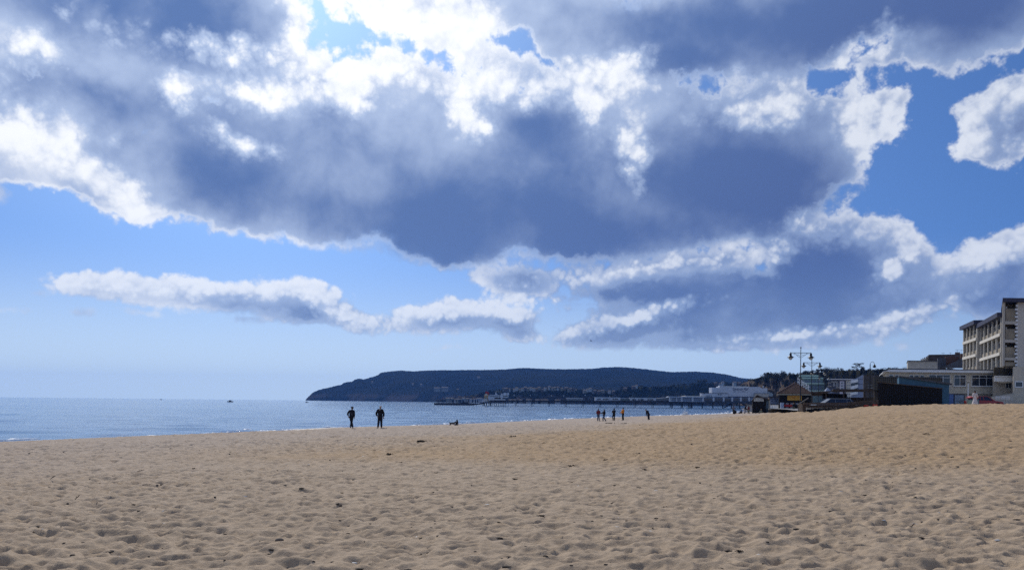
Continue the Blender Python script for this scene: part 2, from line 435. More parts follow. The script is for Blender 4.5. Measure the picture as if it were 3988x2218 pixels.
def sand_base(x, y):
    x = np.asarray(x, float); sh = x.shape
    q = np.stack([x.ravel(), np.asarray(y, float).ravel()], -1) / 100.0
    z = _w[_n] + q @ _w[_n + 1:]
    for i in range(_n):
        z += _w[i] * _tps(((q - _xy[i]) ** 2).sum(-1))
    return z.reshape(sh)

def dents(x, y, cell, depth, seed, jit=0.9):
    """trampled sand: every cell of the ground holds one foot-sized hollow with a pushed-up rim"""
    out = np.zeros_like(x); ci = np.floor(x / cell); cj = np.floor(y / cell)
    for di in (-1, 0, 1):
        for dj in (-1, 0, 1):
            i = ci + di; j = cj + dj
            cx = (i + 0.5 + jit * (_hash(i, j, seed) - 0.5)) * cell; cy = (j + 0.5 + jit * (_hash(i, j, seed + 1) - 0.5)) * cell
            a = _hash(i, j, seed + 2) * math.pi; rr = cell * (0.24 + 0.36 * _hash(i, j, seed + 3)); e = 0.5 + 0.45 * _hash(i, j, seed + 4)
            dx = x - cx; dy = y - cy
            u = (dx * np.cos(a) + dy * np.sin(a)) / rr; v = (-dx * np.sin(a) + dy * np.cos(a)) / (rr * e)
            r2 = u * u + v * v
            dp = depth * (_hash(i, j, seed + 5) ** 1.5) * rr / cell * 2.2
            out += dp * (-np.exp(-r2 * 1.6) + 0.55 * np.exp(-(np.sqrt(r2) - 1.25) ** 2 * 6.0))
    return out

def bowls(x, y, cell, depth, seed):
    """overlapping scooped hollows that leave sharp crests between them"""
    out = np.zeros_like(x); ci = np.floor(x / cell); cj = np.floor(y / cell)
    for di in (-1, 0, 1):
        for dj in (-1, 0, 1):
            i = ci + di; j = cj + dj
            dx = x - (i + 0.5 + 0.95 * (_hash(i, j, seed) - 0.5)) * cell; dy = y - (j + 0.5 + 0.95 * (_hash(i, j, seed + 1) - 0.5)) * cell
            a = _hash(i, j, seed + 2) * math.pi; rr = cell * (0.45 + 0.42 * _hash(i, j, seed + 3)); e = 0.62 + 0.38 * _hash(i, j, seed + 4)
            r2 = ((dx * np.cos(a) + dy * np.sin(a)) / rr) ** 2 + ((-dx * np.sin(a) + dy * np.cos(a)) / (rr * e)) ** 2
            out = np.minimum(out, depth * (0.5 + 0.95 * _hash(i, j, seed + 5)) * (r2 - 1))
    return out

def sand_relief(x, y):
    r = np.hypot(x, y)
    wx = x + 0.07 * fbm(x * 4, y * 4, 2, 91); wy = y + 0.07 * fbm(x * 4, y * 4, 2, 97)
    h = bowls(wx * 0.84, wy, 0.235, 0.066, 5) + bowls(wx * 0.85 + 7, wy - 3, 0.125, 0.028, 25) + dents(wx, wy, 0.5, 0.04, 65)
    h += np.clip((r - 18) / 22, 0, 1) * bowls(wx + 3, wy, 0.55, 0.12, 85)
    h += 0.06 * fbm(x * 0.5, y * 0.5, 3, 60) + 0.012 * fbm(x * 6, y * 6, 2, 66)
    far = np.clip((r - 25) / 50, 0, 1)
    h += far * 0.17 * np.minimum(0.16, fbm(x * 1.1, y * 1.1, 3, 70))
    calm = np.clip((sand_base(x, y) - 0.1) / 1.2, 0.15, 1.0)
    patch = 0.90 + 0.5 * fbm(x * 0.12, y * 0.12, 2, 80)
    return h * calm * np.clip(patch, 0.6, 1.2) + 0.04

def sand_z(x, y):
    x = np.atleast_1d(np.array(x, float)); y = np.atleast_1d(np.array(y, float))
    return float((sand_base(x, y) + sand_relief(x, y))[0])

def sand_material():
    m = bpy.data.materials.new('beach_sand'); m.use_nodes = True
    t = m.node_tree; g = G(t); b = t.nodes['Principled BSDF']
    P = g.node('ShaderNodeNewGeometry').outputs['Position']
    sp = g.node('ShaderNodeSeparateXYZ'); t.links.new(P, sp.inputs[0])
    wob = g.m('MULTIPLY', g.m('SUBTRACT', g.noise(P, 0.05, 3.0, 0.6).outputs[0], 0.5), 26.0)
    # three sand tones by position: grey tan at the camera, golden on the bank inland, pinkish grey towards the water
    u = g.m('ADD', g.m('MULTIPLY_ADD', sp.outputs[0], -0.89, g.m('MULTIPLY', sp.outputs[1], 0.45)), wob)
    gold = g.m('MULTIPLY', g.ss(g.m('ADD', sp.outputs[1], g.m('MULTIPLY_ADD', sp.outputs[0], 0.25, g.m('MULTIPLY', wob, 0.35))), 19.0, 26.0), g.ss(u, 27.0, 14.0))
    grey = g.ss(u, 5.0, 34.0)
    c = g.mix(grey, (0.405, 0.302, 0.200, 1), (0.385, 0.305, 0.235, 1))
    c = g.mix(gold, c, (0.390, 0.262, 0.142, 1))
    n1 = g.noise(P, 1.7, 6.0, 0.65); n2 = g.noise(P, 22.0, 8.0, 0.7)
    c = g.mix(g.m('MULTIPLY', g.ss(n1.outputs[0], 0.35, 0.7), 0.35), c, (0.21, 0.145, 0.09, 1))
    c = g.mix(g.m('MULTIPLY', g.ss(n2.outputs[0], 0.5, 0.74), 0.5), c, (0.53, 0.42, 0.30, 1))
    c = g.mix(g.m('MULTIPLY', g.ss(n2.outputs[0], 0.42, 0.26), 0.6), c, (0.15, 0.105, 0.07, 1))
    wl = g.noise(P, 0.9, 6.0, 0.75)
    line = g.m('ABSOLUTE', g.m('SUBTRACT', g.m('ADD', sp.outputs[2], g.m('MULTIPLY', wob, 0.012)), 1.18))
    wrack = g.m('MULTIPLY', g.ss(line, 0.14, 0.0), g.ss(wl.outputs[0], 0.52, 0.62))
    c = g.mix(g.m('MULTIPLY', wrack, 0.75), c, (0.05, 0.04, 0.03, 1))
    wet = g.ss(g.m('ADD', sp.outputs[2], g.m('MULTIPLY', wob, 0.008)), 0.38, 0.12)
    c = g.mix(g.m('MULTIPLY', wet, 0.65), c, (0.10, 0.075, 0.055, 1))
    t.links.new(c, b.inputs['Base Color'])
    t.links.new(g.m('MULTIPLY_ADD', wet, -0.5, 0.9), b.inputs['Roughness'])
    b.inputs['Specular IOR Level'].default_value = 0.25
    f1 = g.noise(P, 13.0, 9.0, 0.72)
    bp = g.node('ShaderNodeBump'); bp.inputs['Strength'].default_value = 0.5; bp.inputs['Distance'].default_value = 0.05
    t.links.new(f1.outputs[0], bp.inputs['Height']); t.links.new(bp.outputs[0], b.inputs['Normal'])
    return m

_fine = np.radians(np.linspace(-42, 52, 850)); _coarse = np.radians(np.linspace(55, 315, 131))
TH = np.concatenate([_fine, _coarse])
_r = [0.6, 1.5, 2.5, 3.2, 3.9, 4.5, 5.0]
while _r[-1] < 800:
    _r.append(_r[-1] * (1 + (0.0038 if _r[-1] < 80 else 0.0085)))
RR = np.array(_r)
Xs = RR[:, None] * np.sin(TH)[None]; Ys = RR[:, None] * np.cos(TH)[None]
Zs = sand_base(Xs, Ys) + sand_relief(Xs, Ys)
Zs = np.maximum(Zs, -6.0)
grid_mesh('sand', Xs, Ys, Zs, sand_material(), kind='structure', wrap=True)

# ------------------------------------------------------------------ the sea, bending with the earth
def sea_material():
    m = bpy.data.materials.new('sea_water'); m.use_nodes = True
    t = m.node_tree; g = G(t); b = t.nodes['Principled BSDF']
    P = g.node('ShaderNodeNewGeometry').outputs['Position']
    mp = g.node('ShaderNodeMapping'); t.links.new(P, mp.inputs[0])
    mp.inputs['Rotation'].default_value = (0, 0, R(-24)); mp.inputs['Scale'].default_value = (0.35, 1.0, 1.0)
    big = g.noise(mp.outputs[0], 0.016, 4.0, 0.55)
    mid = g.noise(mp.outputs[0], 0.22, 5.0, 0.62)
    sml = g.noise(mp.outputs[0], 1.6, 5.0, 0.65)
    cal = g.ss(big.outputs[0], 0.36, 0.62)
    c = g.mix(cal, (0.014, 0.085, 0.20, 1), (0.034, 0.135, 0.27, 1))
    c = g.mix(g.ss(mid.outputs[0], 0.58, 0.75, 0.0, 0.6), c, (0.010, 0.045, 0.10, 1))
    t.links.new(c, b.inputs['Base Color'])
    b.inputs['IOR'].default_value = 1.33
    t.links.new(g.m('MULTIPLY_ADD', cal, 0.04, 0.07), b.inputs['Roughness'])
    h = g.m('ADD', g.m('MULTIPLY', mid.outputs[0], 0.9), g.m('MULTIPLY', sml.outputs[0], g.m('MULTIPLY_ADD', cal, 0.14, 0.10)))
    bp = g.node('ShaderNodeBump'); bp.inputs['Strength'].default_value = 0.42; bp.inputs['Distance'].default_value = 1.0
    t.links.new(h, bp.inputs['Height']); t.links.new(bp.outputs[0], b.inputs['Normal'])
    return m
_t = np.radians(np.concatenate([np.linspace(-45, 45, 260), np.linspace(48, 312, 89)]))
_rs = np.concatenate([[1.0], np.geomspace(30, 400, 170), np.geomspace(410, 8300, 80)])
Xw = _rs[:, None] * np.sin(_t)[None]; Yw = _rs[:, None] * np.cos(_t)[None]
sw = np.clip(1.2 - _rs / 500, 0, 1)[:, None]
ph = (-0.80 * Xw + 0.60 * Yw)
Zw = -_rs[:, None] ** 2 / (2 * 6.371e6 * 1.15) + sw * (0.07 * np.sin(ph / 1.9 + 3 * fbm(Xw * .02, Yw * .02, 2, 3)) + 0.22 * fbm(Xw * 0.12, Yw * 0.25, 3, 9))
grid_mesh('sea', Xw, Yw, Zw, sea_material(), kind='structure', wrap=True)

# foam where small waves break along the water's edge
def foam():
    bm = new(); rr = random.Random(4)
    def at_shore(s):
        for (a, b) in zip(SHORE, SHORE[1:]):
            L = math.hypot(b[0] - a[0], b[1] - a[1])
            if s <= L:
                k = s / L; return (a[0] + (b[0] - a[0]) * k, a[1] + (b[1] - a[1]) * k, (b[0] - a[0]) / L, (b[1] - a[1]) / L)
            s -= L
        return None
    def ribbon(s, ln, off, wmax, hmax):
        n = max(6, int(ln / 0.3)); rows = []; p1, p2 = rr.uniform(0, 6), rr.uniform(0, 6)
        for i in range(n + 1):
            q = at_shore(s + ln * i / n)
            if q is None: break
            x, y, tx, ty = q; nx, ny = -ty, tx                       # seaward
            e = max(0.0, math.sin(math.pi * i / n)) ** 0.5 * (0.55 + 0.45 * math.sin(i * 0.31 + p1) * math.sin(i * 0.83 + p2))
            o = off + 0.35 * math.sin(i * 0.19 + p1) + 0.12 * math.sin(i * 0.9 + p2)
            row = []
            for (k, hh) in ((0, 0), (0.25, 0.7), (0.5, 1.0), (0.75, 0.6), (1.0, 0.0)):
                jw = rr.uniform(0.7, 1.3)
                row.append(bm.verts.new((x + nx * (o + wmax * e * k * jw), y + ny * (o + wmax * e * k * jw), 0.05 + hmax * hh * e * rr.uniform(0.4, 1.4) - (0.12 if k in (0, 1.0) else 0))))
            rows.append(row)
        for a, b in zip(rows, rows[1:]):
            for k in range(4):
                bm.faces.new((a[k], a[k + 1], b[k + 1], b[k]))
    s = 10.0
    while s < 420:                                                   # the lip of the swash, then broken streaks further out
        far = min(1.0, s / 200)
        ln = rr.uniform(4, 14)
        if rr.random() < 0.62 + 0.35 * far:
            ribbon(s, ln, rr.uniform(0.0, 0.5), rr.uniform(0.4, 1.1) * (0.7 + far), rr.uniform(0.09, 0.22) * (0.8 + .6 * far))
        for _ in range(2 if rr.random() < 0.55 else 1):
            if rr.random() < 0.6:
                ribbon(s + rr.uniform(0, 8), rr.uniform(1.5, 7), rr.uniform(0.8, 5.5), rr.uniform(0.15, 0.6), rr.uniform(0.04, 0.16) * (0.7 + far))
        s += ln * rr.uniform(0.6, 1.3)
    # one wave thrown up off the far shore
    a0 = at(2668, 1610, 255)
    for k in range(420):
        t = rr.random(); px = rr.gauss(0, 0.75); h = abs(rr.gauss(0, 0.55)) * math.exp(-px * px * 0.8) * 1.3
        ball(bm, (a0.x + px, a0.y + rr.gauss(0, 0.4), 0.05 + h), rr.uniform(0.03, 0.12), 1, 0.35, k)
    for k in range(9):
        ball(bm, (a0.x + rr.gauss(0, .5), a0.y + rr.gauss(0, .2), .15 + rr.random() * .35), rr.uniform(.18, .34), 2, .12, 900 + k)
    obj('foam', bm, mat('sea_foam', (0.82, 0.84, 0.86), 0.6, 0.06, 6.0, 0.6, 9.0), kind='stuff', smooth=True)
foam()

# ------------------------------------------------------------------ far headland
SKYLINE = [(1189, 1557), (1192, 1552), (1200, 1544), (1216, 1529), (1236, 1519), (1271, 1510), (1301, 1503), (1329, 1497), (1337, 1490), (1370, 1485), (1380, 1478), (1400, 1474), (1417, 1477), (1448, 1468), (1470, 1461), (1481, 1452), (1498, 1449), (1544, 1444), (1564, 1443), (1604, 1447), (1655, 1444), (1800, 1442), (1883, 1442), (1968, 1440), (2019, 1435.5), (2058, 1435.5), (2150, 1440), (2185, 1441), (2304, 1439), (2348, 1435), (2402, 1433), (2457, 1436), (2560, 1447), (2616, 1453), (2694, 1451), (2772, 1454), (2830, 1461), (2878, 1473), (2927, 1478), (3050, 1489), (3300, 1500), (3700, 1510)]
def level_y(px):
    """photo row of the camera's own level at column px"""
    return LEVEL_ROW + (px - PW / 2) * math.tan(ROLL)
def hills():
    sx = np.array([s[0] for s in SKYLINE], float); sy = np.array([s[1] for s in SKYLINE], float)
    px = np.concatenate([np.linspace(1189, 1300, 90), np.linspace(1301, 3700, 760)])
    hy = np.interp(px, sx, sy)
    lv = LEVEL_ROW + (px - PW / 2) * math.tan(ROLL)
    d_ridge = np.interp(px, [1189, 1300, 1500, 3700], [4300, 4500, 5000, 5200])
    d_foot = np.interp(px, [1189, 1500, 1800, 2400, 3700], [4290, 3900, 3500, 3000, 2900])
    zr = 4 + (lv - hy) / F * d_ridge
    T = np.concatenate([np.linspace(0, 1, 46), [1.04, 1.15, 1.4]])
    X = []; Y = []; Z = []
    for t in T:
        d = d_foot + (d_ridge - d_foot) * t
        x = (px - PW / 2) / F * d
        if t <= 1:
            k = 0.16 * min(1, t * 14) + 0.84 * (math.sin(min(1, t) * math.pi / 2) ** 1.25)
        else:
            k = 1 - (t - 1) * 1.6
        z = zr * k + (0.0 if t == 0 else 1.0) * 16 * min(1, t * 3) * (1 - min(t, 1)) * fbm(x / 260, d / 160, 4, 31)
        z = z + np.where(t > 0.02, 5.5 * np.abs(fbm(x / 16, d / 40 + t * 7, 3, 33)) * np.minimum(1, zr / 60), 0) - 1.0
        X.append(x); Y.append(d + 0 * x); Z.append(z - (2.0 if t == 0 else 0))
    m = bpy.data.materials.new('wooded_hill'); m.use_nodes = True
    t = m.node_tree; g = G(t); b = t.nodes['Principled BSDF']; b.inputs['Roughness'].default_value = 1.0; b.inputs['Specular IOR Level'].default_value = 0.0
    P = g.node('ShaderNodeNewGeometry').outputs['Position']
    n = g.noise(P, 0.004, 6.0, 0.6); n2 = g.noise(P, 0.03, 5.0, 0.7)
    c = g.mix(g.ss(n.outputs[0], 0.4, 0.6), (0.007, 0.010, 0.010, 1), (0.015, 0.017, 0.013, 1))
    c = g.mix(g.m('MULTIPLY', g.ss(n2.outputs[0], 0.45, 0.7), 0.6), c, (0.006, 0.009, 0.008, 1))
    sp = g.node('ShaderNodeSeparateXYZ'); t.links.new(P, sp.inputs[0])
    clf = g.m('MULTIPLY', g.ss(g.m('ADD', sp.outputs[2], g.m('MULTIPLY', n2.outputs[0], 40.0)), 62.0, 40.0), g.ss(n.outputs[0], 0.42, 0.62))
    c = g.mix(g.m('MULTIPLY', clf, 0.7), c, (0.080, 0.062, 0.052, 1))
    t.links.new(c, b.inputs['Base Color'])
    grid_mesh('hills', np.array(X), np.array(Y), np.array(Z), m, kind='structure', smooth=False)
hills()

# lower wooded cliffs across the bay, and the cliff behind the town
def cliff(name, prof, d_face, d_back, rows, zbase, m, amp, seed, step=2.0, tree=0.0):
    sx = np.array([s[0] for s in prof], float); sy = np.array([s[1] for s in prof], float)
    px = np.arange(sx[0], sx[-1], step); hy = np.interp(px, sx, sy)
    lv = LEVEL_ROW + (px - PW / 2) * math.tan(ROLL)
    df = np.interp(px, [p[0] for p in d_face], [p[1] for p in d_face])
    zt = np.maximum(4 + (lv - hy) / F * df, zbase + 0.5)
    X = []; Y = []; Z = []
    for i in range(rows + 4):
        t = i / rows
        if t <= 1:
            x = (px - PW / 2) / F * df
            d = df + amp * 2.2 * fbm(px / 13 + 2.5 * t, np.full_like(px, t * 6.0), 4, seed) + (t ** 1.3) * (zt - zbase) * 0.55
            z = zbase + (zt - zbase) * t
        else:
            k = (i - rows) / 3
            d = df + (zt - zbase) * 0.55 + amp + k * d_back
            x = (px - PW / 2) / F * df + 0.0
            z = zt + amp * 0.25 * fbm(px / 9, np.full_like(px, 4 + k * 9), 3, seed + 5) - k * 3
        if tree and t > 0.8:
            z = z + tree * np.abs(fbm(px / 7, np.full_like(px, t * 5), 3, seed + 9))
        X.append(x * (d / df)); Y.append(d); Z.append(z)
    return grid_mesh(name, np.array(X), np.array(Y), np.array(Z), m, kind='structure', smooth=False)

def cliff_material(name, green, rock, z0, z1, sc, x0=None):
    m = bpy.data.materials.new(name); m.use_nodes = True
    t = m.node_tree; g = G(t); b = t.nodes['Principled BSDF']; b.inputs['Roughness'].default_value = 1.0; b.inputs['Specular IOR Level'].default_value = 0.0
    P = g.node('ShaderNodeNewGeometry').outputs['Position']
    mp = g.node('ShaderNodeMapping'); t.links.new(P, mp.inputs[0]); mp.inputs['Scale'].default_value = (1, 1, 0.35)
    n = g.noise(mp.outputs[0], sc, 6.0, 0.65); n2 = g.noise(mp.outputs[0], sc * 5, 5.0, 0.7)
    sp = g.node('ShaderNodeSeparateXYZ'); t.links.new(P, sp.inputs[0])
    f = g.ss(g.m('ADD', sp.outputs[2], g.m('MULTIPLY', g.m('SUBTRACT', n.outputs[0], 0.5), (z1 - z0) * 4)), z0, z1)
    if x0 is not None:
        f = g.m('MAXIMUM', f, g.ss(g.m('ADD', g.m('DIVIDE', sp.outputs[0], sp.outputs[1]), g.m('MULTIPLY', n.outputs[0], 0.04)), x0, x0 + 0.03))
    r = g.mix(g.ss(n2.outputs[0], 0.35, 0.65), tuple(x * 0.55 for x in rock) + (1,), (*rock, 1))
    gr = g.mix(g.ss(n2.outputs[0], 0.35, 0.65), tuple(x * 0.5 for x in green) + (1,), (*green, 1))
    t.links.new(g.mix(f, r, gr), b.inputs['Base Color'])
    bp = g.node('ShaderNodeBump'); bp.inputs['Strength'].default_value = 0.5; bp.inputs['Distance'].default_value = 1.5
    t.links.new(n2.outputs[0], bp.inputs['Height']); t.links.new(bp.outputs[0], b.inputs['Normal'])
    return m
FAR_CLIFF = [(1700, 1559), (1760, 1551), (1830, 1541), (1900, 1527), (1960, 1517), (2050, 1514), (2150, 1513), (2250, 1517), (2330, 1522), (2400, 1524), (2450, 1507), (2500, 1506), (2550, 1510), (2620, 1503), (2700, 1499), (2735, 1489), (2760, 1497), (2830, 1494), (2900, 1490), (3000, 1488), (3100, 1490)]
cliff('far_cliff', FAR_CLIFF, [(1700, 2300), (2100, 2050), (3100, 1700)], 400, 14, -1.0, cliff_material('far_cliff_ground', (0.045, 0.048, 0.028), (0.115, 0.085, 0.062), 12, 26, 0.02), 16, 41, 2.0, 9.0)
NEAR_CLIFF = [(2862, 1516), (2880, 1500), (2900, 1486), (2930, 1474), (2960, 1465), (2985, 1462), (3020, 1455), (3060, 1458), (3120, 1452), (3180, 1446), (3260, 1440), (3350, 1436), (3500, 1436), (3700, 1440), (3988, 1440), (4300, 1440)]
cliff('near_cliff', NEAR_CLIFF, [(2862, 1000), (3050, 900), (3400, 620), (4300, 520)], 160, 22, 2.0, cliff_material('near_cliff_rock', (0.036, 0.036, 0.024), (0.19, 0.145, 0.105), 27, 34, 0.06, 0.352), 9, 77, 1.5)

# promenade and town ground, a paved sheet behind the beach
def z_prom(x, y):
    return 3.2 + 0.03 * max(0.0, x - 0.36 * y) if y < 260 else 3.2
def promenade():
    left = [(36.2, 97.5), (38.5, 110), (44.5, 130), (49.9, 156), (58, 190), (84, 280), (130, 420), (206, 690), (300, 1050)]
    right = [(110, 97.5), (150, 110), (180, 130), (210, 156), (240, 190), (320, 280), (420, 420), (640, 690), (900, 1050)]
    X = []; Y = []; Z = []
    for (a, b) in zip(left, right):
        xs = np.linspace(a[0], b[0], 24); ys = np.linspace(a[1], b[1], 24)
        X.append(xs); Y.append(ys); Z.append(np.array([z_prom(x, y) for x, y in zip(xs, ys)]))
    grid_mesh('promenade', np.array(X), np.array(Y), np.array(Z), mat('paving', (0.22, 0.21, 0.20), 0.9, 0.15, 0.6, coord='Object'), kind='structure', smooth=False)
promenade()

# haze: thin blue air over the whole bay
def haze():
    bm = new(); box(bm, -9000, -900, -24.0, 9000, 8700, 262.0)
    m = bpy.data.materials.new('sea_air'); m.use_nodes = True
    t = m.node_tree; t.nodes.clear(); g = G(t)
    o = g.node('ShaderNodeOutputMaterial'); v = g.node('ShaderNodeVolumePrincipled')
    v.inputs['Color'].default_value = (0.14, 0.37, 1.0, 1); v.inputs['Density'].default_value = HAZE
    v.inputs['Anisotropy'].default_value = 0.2
    t.links.new(v.outputs[0], o.inputs['Volume'])
    h = obj('haze', bm, m, kind='stuff')
HAZE = 5.2e-5
haze()
# ------------------------------------------------------------------ buildings of the front
M_CREAM = mat('cream_render', (0.56, 0.50, 0.40), 0.85, 0.08, 0.8, 0.2, 8)
M_WHITE = mat('white_paint', (0.74, 0.75, 0.76), 0.6, 0.05, 0.8)
M_GREYW = mat('grey_render', (0.47, 0.43, 0.37), 0.85, 0.10, 0.8, 0.2, 8)
M_DARK = mat('dark_cladding', (0.011, 0.010, 0.012), 0.9, 0.3, 4.0)
M_SLATE = mat('dark_slate', (0.075, 0.078, 0.092), 0.7, 0.25, 1.5)
M_FASCIA = mat('navy_fascia', (0.040, 0.042, 0.075), 0.6, 0.15, 2.0)
M_GLASS = mat('window_glass', (0.022, 0.030, 0.050), 0.06, 0.0, spec=0.6)
M_NET = mat('net_curtain_glass', (0.16, 0.19, 0.25), 0.15, 0.1, 6.0, spec=0.5)
M_TEAL = mat('blue_cladding', (0.045, 0.125, 0.20), 0.6, 0.10, 1.5)
M_BROWN = mat('brown_timber', (0.085, 0.060, 0.045), 0.85, 0.3, 2.5, 0.3, 18)
M_TILE = mat('brown_tile', (0.125, 0.072, 0.055), 0.8, 0.3, 2.0)
M_PANT = mat('grey_pantile', (0.038, 0.036, 0.034), 1.0, 0.25, 2.0, spec=0.05)
M_STAIN = mat('stained_render', (0.36, 0.30, 0.21), 0.9, col2=(0.22, 0.19, 0.15), scale=0.5)
M_OFFW = mat('cream_white_paint', (0.70, 0.64, 0.54), 0.7, 0.08, 0.6)
M_CONC = mat('concrete', (0.30, 0.285, 0.25), 0.9, 0.2, 1.0, 0.3, 10)
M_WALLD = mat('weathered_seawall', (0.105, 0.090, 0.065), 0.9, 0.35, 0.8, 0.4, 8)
M_IRON = mat('black_iron', (0.016, 0.016, 0.020), 0.45, 0.2, 8.0)
M_FROST = mat('frosted_glass', (0.55, 0.55, 0.50), 0.35, 0.0)
M_RED = mat('red_paint', (0.42, 0.022, 0.025), 0.45, 0.1, 3.0)
M_BRICK = mat('red_brick', (0.13, 0.07, 0.052), 0.9, 0.25, 3.0)

def window(parent, x0, z0, x1, z1, y, lights=2, fr=None, gl=None, transom=None, t=0.07):
    """a window as one part (its frame) with a pane per light as sub-parts; front face at local depth y"""
    fr = fr or M_WHITE; gl = gl or M_GLASS
    bm = new()
    box(bm, x0, y - 0.08, z0, x0 + t, y + 0.02, z1); box(bm, x1 - t, y - 0.08, z0, x1, y + 0.02, z1)
    box(bm, x0 + t, y - 0.08, z1 - t, x1 - t, y + 0.02, z1); box(bm, x0 + t, y - 0.12, z0, x1 - t, y + 0.02, z0 + t)
    w = (x1 - x0 - 2 * t) / lights
    for k in range(1, lights):
        box(bm, x0 + t + w * k - t / 2, y - 0.078, z0 + t, x0 + t + w * k + t / 2, y + 0.02, z1 - t)
    if transom:
        zt = z0 + (z1 - z0) * transom
        for k in range(lights):
            box(bm, x0 + t + w * k + t / 2, y - 0.076, zt - t / 2, x0 + t + w * (k + 1) - t / 2, y + 0.02, zt + t / 2)
    f = obj('window', bm, fr, parent)
    for k in range(lights):
        pb = new(); box(pb, x0 + t * 0.9 + w * k, y - 0.03, z0 + t * 0.9, x0 + t * 0.9 + w * (k + 1), y - 0.012, z1 - t * 0.9)
        obj('pane', pb, gl, f)
    return f

def part(parent, name, m, *boxes, **kw):
    bm = new()
    for b in boxes:
        box(bm, *b)
    return obj(name, bm, m, parent, **kw)

# --- hotel: long low wing in front
S = Spot(3660, 1575, 125)
low = thing('hotel_wing', 'long low cream building with a flat roof and wide white windows behind the blue shed', 'building', S.o)
x0, x1 = S.x(3452), S.x(3871); zt = S.z(1441)
part(low, 'wall', M_CREAM, (x0, 0, S.z(1531), x1, 14, zt - 0.35))
part(low, 'ground_floor', M_GREYW, (S.x(3560), 0.25, -1.5, x1, 13.5, S.z(1531)))
bm = new(); prism(bm, [(S.x(3436), S.z(1453)), (S.x(3440), S.z(1446)), (S.x(3465), zt - 0.35), (x1 + .2, zt - 0.35), (x1 + .2, zt + 0.02), (S.x(3462), zt + 0.02), (S.x(3436), S.z(1450))], -0.7, 14.5)
obj('roof_fascia', bm, M_WHITE, low)
bm = new(); box(bm, S.x(3462), -0.4, zt + 0.02, x1, 14, S.z(1436)); obj('roof', bm, M_SLATE, low)
for a, b, n in ((3617, 3701, 3), (3714, 3762, 2), (3783, 3871, 3)):
    f = window(low, S.x(a), S.z(1501), S.x(b) - 0.05, S.z(1458), -0.0, n, transom=0.74)
    part(f, 'sill', M_WHITE, (S.x(a) - 0.1, -0.2, S.z(1503), S.x(b), 0.0, S.z(1501)))
for a, b in ((3461, 3478), (3485, 3500), (3540, 3556), (3561, 3577), (3582, 3598)):
    window(low, S.x(a), S.z(1486), S.x(b), S.z(1460), 0.0, 1, transom=0.6)
gd = part(low, 'garage_door', mat('pale_blue_door', (0.27, 0.35, 0.46), 0.5, 0.1, 1.0), (S.x(3718), 0.10, -1.0, S.x(3754), 0.24, S.z(1536)))
for k in range(5):
    part(gd, 'panel', mat('pale_blue_door', (0.3, 0.38, 0.5)), (S.x(3719), 0.07, -0.9 + k * 0.5, S.x(3753), 0.099, -0.45 + k * 0.5))
part(low, 'door_frame', M_FASCIA, (S.x(3714), 0.05, -1.0, S.x(3718), 0.24, S.z(1532)), (S.x(3754), 0.05, -1.0, S.x(3757), 0.24, S.z(1532)), (S.x(3718), 0.05, S.z(1536), S.x(3754), 0.24, S.z(1532)))
part(low, 'blue_pier', mat('blue_paint', (0.11, 0.19, 0.42), 0.6, 0.1), (S.x(3697), 0.02, -1.0, S.x(3713), 0.24, S.z(1533)))
part(low, 'string_course', M_GREYW, (S.x(3690), -0.06, S.z(1531.5), x1, 0.0, S.z(1529.5)))
for px in (3887, 3900):
    bm = new(); tube(bm, [(S.x(px), -0.12, S.z(1478)), (S.x(px), -0.12, S.z(1545))], 0.06); obj('downpipe', bm, M_IRON, low)

# --- hotel: right-hand block with an oriel and a window
S = Spot(3960, 1575, 118)
blk = thing('hotel_annexe', 'beige rendered block with one white framed window at the right edge', 'building', S.o)
part(blk, 'wall', M_CREAM, (S.x(3945), 0, -2, S.x(4150), 9, S.z(1427)))
part(blk, 'link_wall', M_GREYW, (S.x(3868), 4.2, -2, S.x(3945), 9, S.z(1462)))
window(blk, S.x(3951), S.z(1508), S.x(3984), S.z(1483), 0, 1, t=0.14)
window(blk, S.x(3919), S.z(1511), S.x(3944), S.z(1486), 4.2, 2)
part(blk, 'balcony', M_WHITE, (S.x(3874), 2.6, S.z(1483), S.x(3944), 4.2, S.z(1461)), (S.x(3874), 2.4, S.z(1463), S.x(3944), 2.6, S.z(1460)))
bm = new(); prism(bm, [(S.x(3874), S.z(1482)), (S.x(3944), S.z(1482)), (S.x(3944), S.z(1488)), (S.x(3900), S.z(1488))], 2.7, 4.1); obj('balcony_base', bm, M_CREAM, blk)
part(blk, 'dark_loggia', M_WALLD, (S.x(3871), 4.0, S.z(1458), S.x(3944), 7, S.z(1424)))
for px in (3890, 3912, 3932):
    part(blk, 'balcony_post', M_IRON, (S.x(px), 2.7, S.z(1461), S.x(px) + 0.1, 2.8, S.z(1428)))
for k in range(4):
    part(blk, 'rail', M_IRON, (S.x(3874), 2.72, S.z(1459 - k * 8), S.x(3944), 2.76, S.z(1458 - k * 8)))
bm = new(); prism(bm, [(S.x(3862), S.z(1546)), (S.x(3945), S.z(1533)), (S.x(3945), -2), (S.x(3862), -2)], -1.4, 0.0); obj('ramp_wall', bm, M_GREYW, blk)
bm = new(); tube(bm, [(S.x(3862), -1.2, S.z(1545)), (S.x(3943), -1.2, S.z(1532))], 0.07); obj('handrail', bm, M_CONC, blk)

